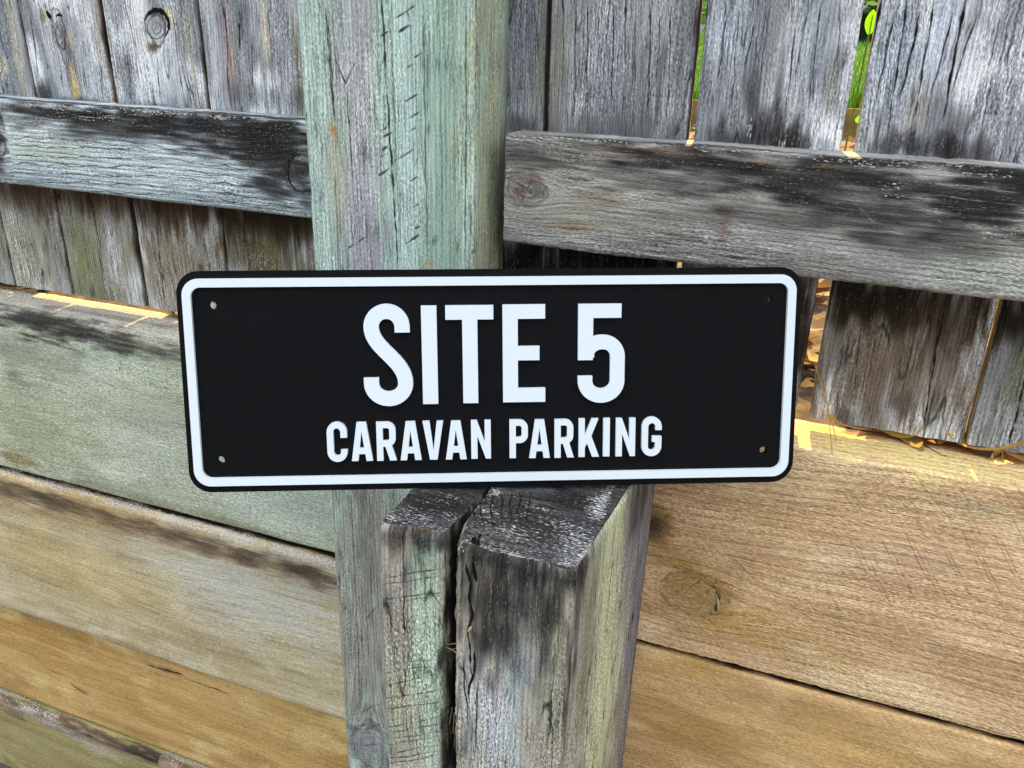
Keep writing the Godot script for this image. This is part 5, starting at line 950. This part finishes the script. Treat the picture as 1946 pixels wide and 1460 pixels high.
func build_sign() -> void:
	var t := thing("caravan_sign", "black rectangular sign with raised white SITE 5 CARAVAN PARKING lettering, standing on the split stump", "sign")
	t.basis = Basis(Vector3(0.9220785, 0.02666257, -0.38608335), Vector3(-0.1192808, 0.9686357, -0.21798387), Vector3(0.3681621, 0.24705057, 0.89633849)).orthonormalized()
	t.position = Vector3(-0.165808, -0.1973346, 0.0975604)
	var black := plain(Color("0f1013"), 0.7)
	black.metallic_specular = 0.18
	var fleck := FastNoiseLite.new()
	fleck.seed = 5
	fleck.frequency = 0.05
	var ft := NoiseTexture2D.new()
	ft.width = 512
	ft.height = 256
	ft.noise = fleck
	ft.seamless = true
	var ramp := Gradient.new()
	ramp.set_color(0, Color(0.55, 0.55, 0.55))
	ramp.set_color(1, Color(0.68, 0.68, 0.68))
	ft.color_ramp = ramp
	black.roughness_texture = ft
	black.roughness = 1.0
	black.uv1_triplanar = true
	black.uv1_scale = Vector3(9, 9, 9)
	var smudge := FastNoiseLite.new()
	smudge.seed = 9
	smudge.frequency = 0.012
	smudge.fractal_octaves = 5
	var at := NoiseTexture2D.new()
	at.width = 512
	at.height = 512
	at.noise = smudge
	at.seamless = true
	var tones := Gradient.new()
	tones.set_color(0, Color("0f1012"))
	tones.set_color(1, Color("131416"))
	tones.add_point(0.93, Color("121315"))
	at.color_ramp = tones
	black.albedo_texture = at
	black.albedo_color = Color.WHITE
	var white := plain(Color("e0e8ef"), 0.42)
	white.metallic_specular = 0.4
	var holes := []
	for c in [Vector2(-174.3, 49.1), Vector2(174.9, 49.9), Vector2(-175.2, -49.2), Vector2(175.6, -48.6)]: holes.append(circle(c, 2.45))
	part("plate", slab([ring(195.8, 70.3, 14.0)], holes, -4.0, 0.0, [-175.2, -174.3, 174.9, 175.6]), black, t)
	part("border", slab([ring(191.8, 65.7, 10.5)], [ring(186.5, 60.3, 6.0)], 0.05, 2.4, [-120.0, 120.0]), white, t)
	for k in [["S", 0.0], ["I", 0.0], ["T", 0.0], ["E", 0.0], ["5", 0.0], ["C", 0.0], ["A", 0.0], ["R", 0.0], ["A", 31.0], ["V", 0.0], ["A", 59.9], ["N", 0.0], ["P", 0.0], ["A", 113.5], ["R", 113.8], ["K", 0.0], ["i", 0.0], ["N", 93.3], ["G", 0.0]]:
		var sh := letter_shape(k[0], k[1])
		var cuts := []
		for hole in sh[1]:
			var mid := Vector2.ZERO
			for v in hole: mid += v / hole.size()
			cuts.append(mid.x)
		var o := part("letter", slab(sh[0], sh[1], 0.05, 2.8, cuts), white, t)
		o.set_meta("label", "white raised %s %s" % ["figure" if k[0] == "5" else "letter", k[0].to_upper()])

# ====================================================================== ground, litter, garden
func sheet(points: Array, called: String, mat: Material) -> MeshInstance3D:
	# a strip of ground: rows of [z, y], wide in x
	var st := SurfaceTool.new()
	st.begin(Mesh.PRIMITIVE_TRIANGLES)
	var n := 60
	for i in points.size():
		for j in n + 1:
			var x := lerpf(-1.0, 1.0, float(j) / n)
			x = x * absf(x) * points[i][2]
			var y: float = points[i][1]
			st.set_uv(Vector2(x, points[i][0]))
			st.add_vertex(Vector3(x, y, points[i][0]))
	for i in points.size() - 1:
		for j in n:
			var a := i * (n + 1) + j
			for k in [a, a + n + 1, a + n + 2, a, a + n + 2, a + 1]: st.add_index(k)
	st.generate_normals()
	var o := part(called, st.commit(), mat)
	o.set_meta("kind", "structure")
	return o

func noise_material(a: Color, b: Color, scale: float, seed_: int) -> StandardMaterial3D:
	var f := FastNoiseLite.new()
	f.seed = seed_
	f.frequency = 0.02
	f.fractal_octaves = 5
	var t := NoiseTexture2D.new()
	t.width = 512
	t.height = 512
	t.seamless = true
	t.noise = f
	var r := Gradient.new()
	r.set_color(0, a)
	r.set_color(1, b)
	r.set_offset(0, 0.25)
	r.set_offset(1, 0.75)
	t.color_ramp = r
	var m := StandardMaterial3D.new()
	m.albedo_texture = t
	m.roughness = 0.95
	m.uv1_triplanar = true
	m.uv1_world_triplanar = true
	m.uv1_scale = Vector3.ONE * scale
	return m

func build_ground() -> void:
	end_grain = noise_material(Color("6b6358"), Color("a3988a"), 30.0, 41)
	sheet([[-2.66, -0.262, 7.0], [-1.5, -0.264, 7.0], [-0.5, -0.262, 7.0], [-0.051, -0.262, 7.0]], "garden_bed", noise_material(Color("33261a"), Color("6a5030"), 4.0, 3))
	sheet([[-260.0, 0.2, 260.0], [-60.0, 0.2, 90.0], [-14.0, 0.16, 30.0], [-9.0, 0.11, 20.0], [-5.5, -0.05, 12.0], [-2.68, -0.178, 7.0]], "lawn", noise_material(Color("4f7f16"), Color("86b432"), 1.2, 4))
	sheet([[-0.052, -0.95, 60.0], [3.0, -0.96, 60.0], [60.0, -0.96, 90.0]], "ground", noise_material(Color("4c4a40"), Color("6a665a"), 0.8, 6))

func leaf_mesh(long: float, wide: float, curl: float, fold: float, n := 8) -> ArrayMesh:
	var st := SurfaceTool.new()
	st.begin(Mesh.PRIMITIVE_TRIANGLES)
	for i in n + 1:
		var f := float(i) / n
		var w := wide * 0.5 * pow(sin(PI * clampf(f * 0.93 + 0.05, 0.0, 1.0)), 0.8)
		var a := curl * (f - 0.5)
		var c := Vector3(long * (f - 0.5), 0, 0)
		if absf(curl) > 0.01:
			c = Vector3(sin(a) * long / curl, (1.0 - cos(a)) * long / curl, 0)
		for j in [-1.0, 0.0, 1.0]:
			st.set_uv(Vector2(f, j * 0.5 + 0.5))
			st.add_vertex(c + Vector3(0, absf(j) * w * fold, j * w))
	for i in n:
		for j in 2:
			var a := i * 3 + j
			for k in [a, a + 3, a + 4, a, a + 4, a + 1]: st.add_index(k)
	st.generate_normals()
	return st.commit()

func leaf_material(c: Color, back: Color) -> StandardMaterial3D:
	var m := StandardMaterial3D.new()
	m.albedo_color = c
	m.vertex_color_use_as_albedo = true
	m.roughness = 0.7
	m.cull_mode = BaseMaterial3D.CULL_DISABLED
	m.backlight_enabled = true
	m.backlight = back
	return m

func scatter(called: String, mesh: Mesh, mat: Material, places: Array, colors: Array, parent: Node = self) -> MultiMeshInstance3D:
	var mm := MultiMesh.new()
	mm.transform_format = MultiMesh.TRANSFORM_3D
	mm.use_colors = true
	mm.mesh = mesh
	mm.instance_count = places.size()
	for i in places.size():
		mm.set_instance_transform(i, places[i])
		mm.set_instance_color(i, colors[i])
	var o := MultiMeshInstance3D.new()
	o.name = numbered(parent, called)
	o.multimesh = mm
	o.material_override = mat
	o.set_meta("kind", "stuff")
	parent.add_child(o, true)
	return o

func any_turn(flat: float) -> Basis:
	return Basis(Vector3.UP, rng.randf() * TAU) * Basis(Vector3.RIGHT, rng.randf_range(-flat, flat)) * Basis(Vector3.BACK, rng.randf_range(-flat, flat))

func build_litter() -> void:
	var m := leaf_material(Color(1, 1, 1), Color(0.5, 0.4, 0.2))
	var hues := [Color(0.46, 0.27, 0.05), Color(0.58, 0.38, 0.08), Color(0.30, 0.16, 0.05), Color(0.62, 0.44, 0.12), Color(0.18, 0.10, 0.05)]
	var places := []
	var colors := []
	for i in 5200:
		var z := -0.06 - 2.55 * pow(rng.randf(), 1.7)
		var x := rng.randf_range(-1.6, 1.2) * (1.0 + absf(z) * 0.5)
		if z > -0.16 and (x > -0.74 and x < -0.56 or x > -0.05 and x < 0.056): continue
		var s := rng.randf_range(0.7, 1.25)
		places.append(Transform3D(any_turn(0.5).scaled(Vector3.ONE * s), Vector3(x, -0.256 + rng.randf() * 0.012, z)))
		colors.append(hues[rng.randi() % 5] * rng.randf_range(0.8, 1.15))
	var o := scatter("leaf_litter", leaf_mesh(0.055, 0.017, 0.9, 0.25), m, places, colors)
	tag(o, "dry golden brown leaves carpeting the garden bed behind the fence", "leaf litter")
	# single leaves that poke out along the foot of the palings on the right
	var near := [[66, 0.5, 0.2, 62.0, 18.0, 1.2], [93, -0.3, 1.0, 40.0, 17.0, 2.0], [111, 0.1, -0.5, 46.0, 20.0, 1.6], [127, 0.9, 0.3, 38.0, 15.0, 2.4], [146, -0.2, 0.4, 60.0, 22.0, 1.3], [161, 0.4, -0.3, 52.0, 18.0, 1.8], [178, 0.1, 0.6, 58.0, 20.0, 1.1]]
	for i in near.size():
		var k: Array = near[i]
		var leaf := part("dry_leaf", leaf_mesh(k[3] * 0.001, k[4] * 0.001, k[5], 0.35, 12), plain_leaf(hues[i % 4] * 1.1))
		leaf.position = Vector3(k[0] * 0.001, -0.2475 + 0.002 * (i % 3), -0.046 - 0.004 * (i % 2))
		leaf.rotation = Vector3(k[2], k[1], 0.25 * sin(i * 2.1))
		tag(leaf, "curled dry brown leaf under the right hand palings, %s along from the sign" % ["first", "second", "third", "fourth", "fifth", "sixth", "seventh"][i], "leaf", "dry leaves under the palings")
	var strands := ["thin straw strand arching by the lower right corner of the sign, the taller of two", "thin straw strand crossing the taller one by the lower right corner of the sign", "short bent straw at the foot of the paling near the right edge", "last short straw on the tan plank, nearest the right edge", "straw lying flat on the tan plank top between sign and leaves"]
	var stump_node: Node3D = get_node("split_stump")
	for k in [[-0.1665, -0.352, -0.1575, -0.343], [-0.1668, -0.354, -0.1572, -0.350], [-0.1660, -0.357, -0.1580, -0.347], [-0.1645, -0.418, -0.1600, -0.396], [-0.1620, -0.425, -0.1585, -0.400], [-0.1655, -0.409, -0.1630, -0.399], [-0.1610, -0.437, -0.1575, -0.412]]:
		part("splinter", strand(Vector3(k[0], k[1], 0.170), Vector3(k[2], k[3], 0.176), 0.0005, 0.001), plain(Color("8d8068"), 0.9), stump_node)
	for k in [[0.031, 0.047, -0.02, 0.012, 0.05], [0.026, 0.05, -0.045, -0.01, 0.05], [0.153, 0.158, -0.046, -0.028, 0.014], [0.179, 0.187, -0.046, -0.030, 0.012], [0.060, 0.085, -0.045, -0.04, 0.004]]:
		var a := Vector3(k[0], -0.2527 + k[4], -0.04)
		var b := Vector3(k[1], -0.2525, k[3] - 0.012)
		var o2 := part("straw_strand", strand(a, b, 0.0004, 0.0012), plain(Color("b9924a"), 0.7))
		tag(o2, strands.pop_front(), "straw", "straw strands by the palings")

func plain_leaf(c: Color) -> StandardMaterial3D:
	var m := leaf_material(c.linear_to_srgb(), Color(0.4, 0.3, 0.15))
	m.vertex_color_use_as_albedo = false
	return m

func strand(a: Vector3, b: Vector3, r: float, sag: float) -> ArrayMesh:
	var st := SurfaceTool.new()
	st.begin(Mesh.PRIMITIVE_TRIANGLES)
	var n := 12
	for i in n + 1:
		var f := float(i) / n
		var c := a.lerp(b, f) + Vector3(0.3, 0.6, 0.2) * sag * sin(PI * f)
		for j in 5:
			var w := TAU * j / 5.0
			st.add_vertex(c + (Vector3(0.7, 0.7, 0).normalized() * cos(w) + Vector3(0, 0, 1) * sin(w)) * r)
	for i in n:
		for j in 5:
			var p := i * 5 + j
			var q := i * 5 + (j + 1) % 5
			for k in [p, p + 5, q + 5, p, q + 5, q]: st.add_index(k)
	st.generate_normals()
	return st.commit()

func build_garden() -> void:
	# edging board between the bed and the lawn
	var e := thing("garden_edging", "olive brown timber edging board between the leaf litter and the lawn", "garden edging", Vector3(0, -0.262, -2.66))
	var b := BoxMesh.new()
	b.size = Vector3(9.0, 0.095, 0.04)
	var eo := part("board", b, noise_material(Color("6a5a2c"), Color("8d7a40"), 1.0, 12), e)
	eo.position = Vector3(0.5, 0.0435, 0)
	# grass
	var blade := SurfaceTool.new()
	blade.begin(Mesh.PRIMITIVE_TRIANGLES)
	for k in 5:
		var d := Vector3(cos(k * 1.3), 0, sin(k * 1.3))
		var side := Vector3(-d.z, 0, d.x) * 0.005
		var tip := d * 0.025 + Vector3(0, 0.055 + 0.008 * (k % 3), 0)
		for v in [d * 0.004 - side, tip, d * 0.004 + side]:
			blade.set_normal(Vector3(d.x * 0.5, 0.8, d.z * 0.5).normalized())
			blade.add_vertex(v)
	var places := []
	var colors := []
	for i in 26000:
		var z := -2.72 - 9.0 * pow(rng.randf(), 1.4)
		var x := (rng.randf() - 0.42) * (2.4 - z * 0.7)
		var y := lerpf(-0.178, -0.05, clampf((-2.68 - z) / 2.82, 0.0, 1.0)) if z > -5.5 else lerpf(-0.05, 0.11, clampf((-5.5 - z) / 3.5, 0.0, 1.0)) + maxf(0.0, -9.0 - z) * 0.01
		places.append(Transform3D(Basis(Vector3.UP, rng.randf() * TAU).scaled(Vector3.ONE * rng.randf_range(0.7, 1.3)), Vector3(x, y - 0.004, z)))
		colors.append(Color(0.28, 0.48, 0.05) * rng.randf_range(0.8, 1.3))
	var g := scatter("grass", blade.commit(), leaf_material(Color(1, 1, 1), Color(0.4, 0.7, 0.1)), places, colors)
	tag(g, "bright sunlit green grass of the lawn beyond the edging board", "grass")
	# a dark planter with a leafy shrub, seen through the right gap
	var pot := thing("planter_box", "dark square planter on the far side of the lawn", "planter", Vector3(0.30, 0.10, -8.6))
	var st := SurfaceTool.new()
	st.begin(Mesh.PRIMITIVE_TRIANGLES)
	var lv := [[0.20, 0.0], [0.24, 0.25], [0.26, 0.25], [0.26, 0.29], [0.23, 0.29], [0.23, 0.25]]
	for i in lv.size() - 1:
		for j in 4:
			var a0 := PI / 4 + PI / 2 * j
			var a1 := a0 + PI / 2
			var q := []
			for w in [[i, a0], [i + 1, a0], [i + 1, a1], [i, a1]]:
				var r: float = lv[w[0]][0] * sqrt(2.0)
				q.append(Vector3(cos(w[1]) * r, lv[w[0]][1], sin(w[1]) * r))
			for k in [0, 1, 2, 0, 2, 3]: st.add_vertex(q[k])
	st.generate_normals()
	part("tub", st.commit(), plain(Color("171a26"), 0.6), pot)
	var soil := BoxMesh.new()
	soil.size = Vector3(0.45, 0.02, 0.45)
	part("soil", soil, plain(Color("3a2a1c"), 0.95), pot).position = Vector3(0, 0.255, 0)
	shrub("shrub", "leafy green shrub growing in the dark planter", Vector3(0.30, 0.36, -8.6), Vector3(0.45, 0.5, 0.4), 900, 0.09)
	shrub("garden_shrub", "tall green shrub at the far end of the lawn, right of the planter", Vector3(2.6, 0.15, -12.5), Vector3(2.6, 2.6, 1.5), 3500, 0.16)
	shrub("garden_shrub", "broad green shrub at the far end of the lawn, left of the planter", Vector3(-2.6, 0.15, -13.0), Vector3(3.0, 3.0, 1.5), 4000, 0.16)
	shrub("garden_shrub", "narrow shrub added close behind the palings right of the post to keep their gap dark", Vector3(-0.275, -0.26, -0.36), Vector3(0.085, 1.0, 0.08), 900, 0.05)  # added to block the sun and darken the gap between palings
	# a sprig close behind the fence with one bright leaf in the gap
	var sp := thing("leafy_sprig", "young bright green leafy sprig just behind the right fence gap", "plant", Vector3(0.0275, -0.286, -0.55))
	part("stem", strand(Vector3(0, 0, 0), Vector3(0.012, 0.33, 0), 0.0016, 0.012), plain(Color("55752a"), 0.7), sp)
	var lm := plain_leaf(Color(0.16, 0.42, 0.02))
	lm.backlight = Color(0.5, 0.9, 0.05)
	for k in [[0.012, 0.322, 90, 0.026, 0.013], [0.03, 0.30, 35, 0.03, 0.014], [-0.012, 0.26, 150, 0.03, 0.014], [0.03, 0.22, 20, 0.032, 0.015], [-0.014, 0.16, 160, 0.032, 0.015]]:
		var lf := part("leaf", leaf_mesh(k[3], k[4], 0.5, 0.15, 10), lm, sp)
		lf.position = Vector3(k[0], k[1], 0.002)
		lf.rotation = Vector3(PI / 2, 0, 0)
		lf.rotate_object_local(Vector3.UP, deg_to_rad(k[2]))

func shrub(called: String, label: String, at: Vector3, size: Vector3, n: int, leaf: float) -> void:
	var t := thing(called, label, "shrub", at, "")
	t.name = numbered(self, called)
	part("trunk", strand(Vector3(0, -0.1, 0), Vector3(0.05, size.y * 0.7, 0), 0.02 + size.y * 0.012, 0.03), plain(Color("5b4a38"), 0.9), t)
	var places := []
	var colors := []
	for i in n:
		var c := i % 17
		var lump := Vector3(sin(c * 2.4) * 0.6, 0.25 + 0.6 * fmod(c * 0.37, 1.0), cos(c * 1.7) * 0.6) * size * 0.8
		var d := Vector3(rng.randfn(), rng.randfn(), rng.randfn()) * 0.16
		places.append(Transform3D(any_turn(1.4).scaled(Vector3.ONE * rng.randf_range(0.6, 1.2)), lump + d * size))
		colors.append(Color(0.12, 0.24, 0.04).lerp(Color(0.22, 0.34, 0.05), rng.randf()))
	scatter("foliage", leaf_mesh(leaf, leaf * 0.45, 0.6, 0.2, 4), leaf_material(Color(1, 1, 1), Color(0.4, 0.6, 0.1)), places, colors, t)
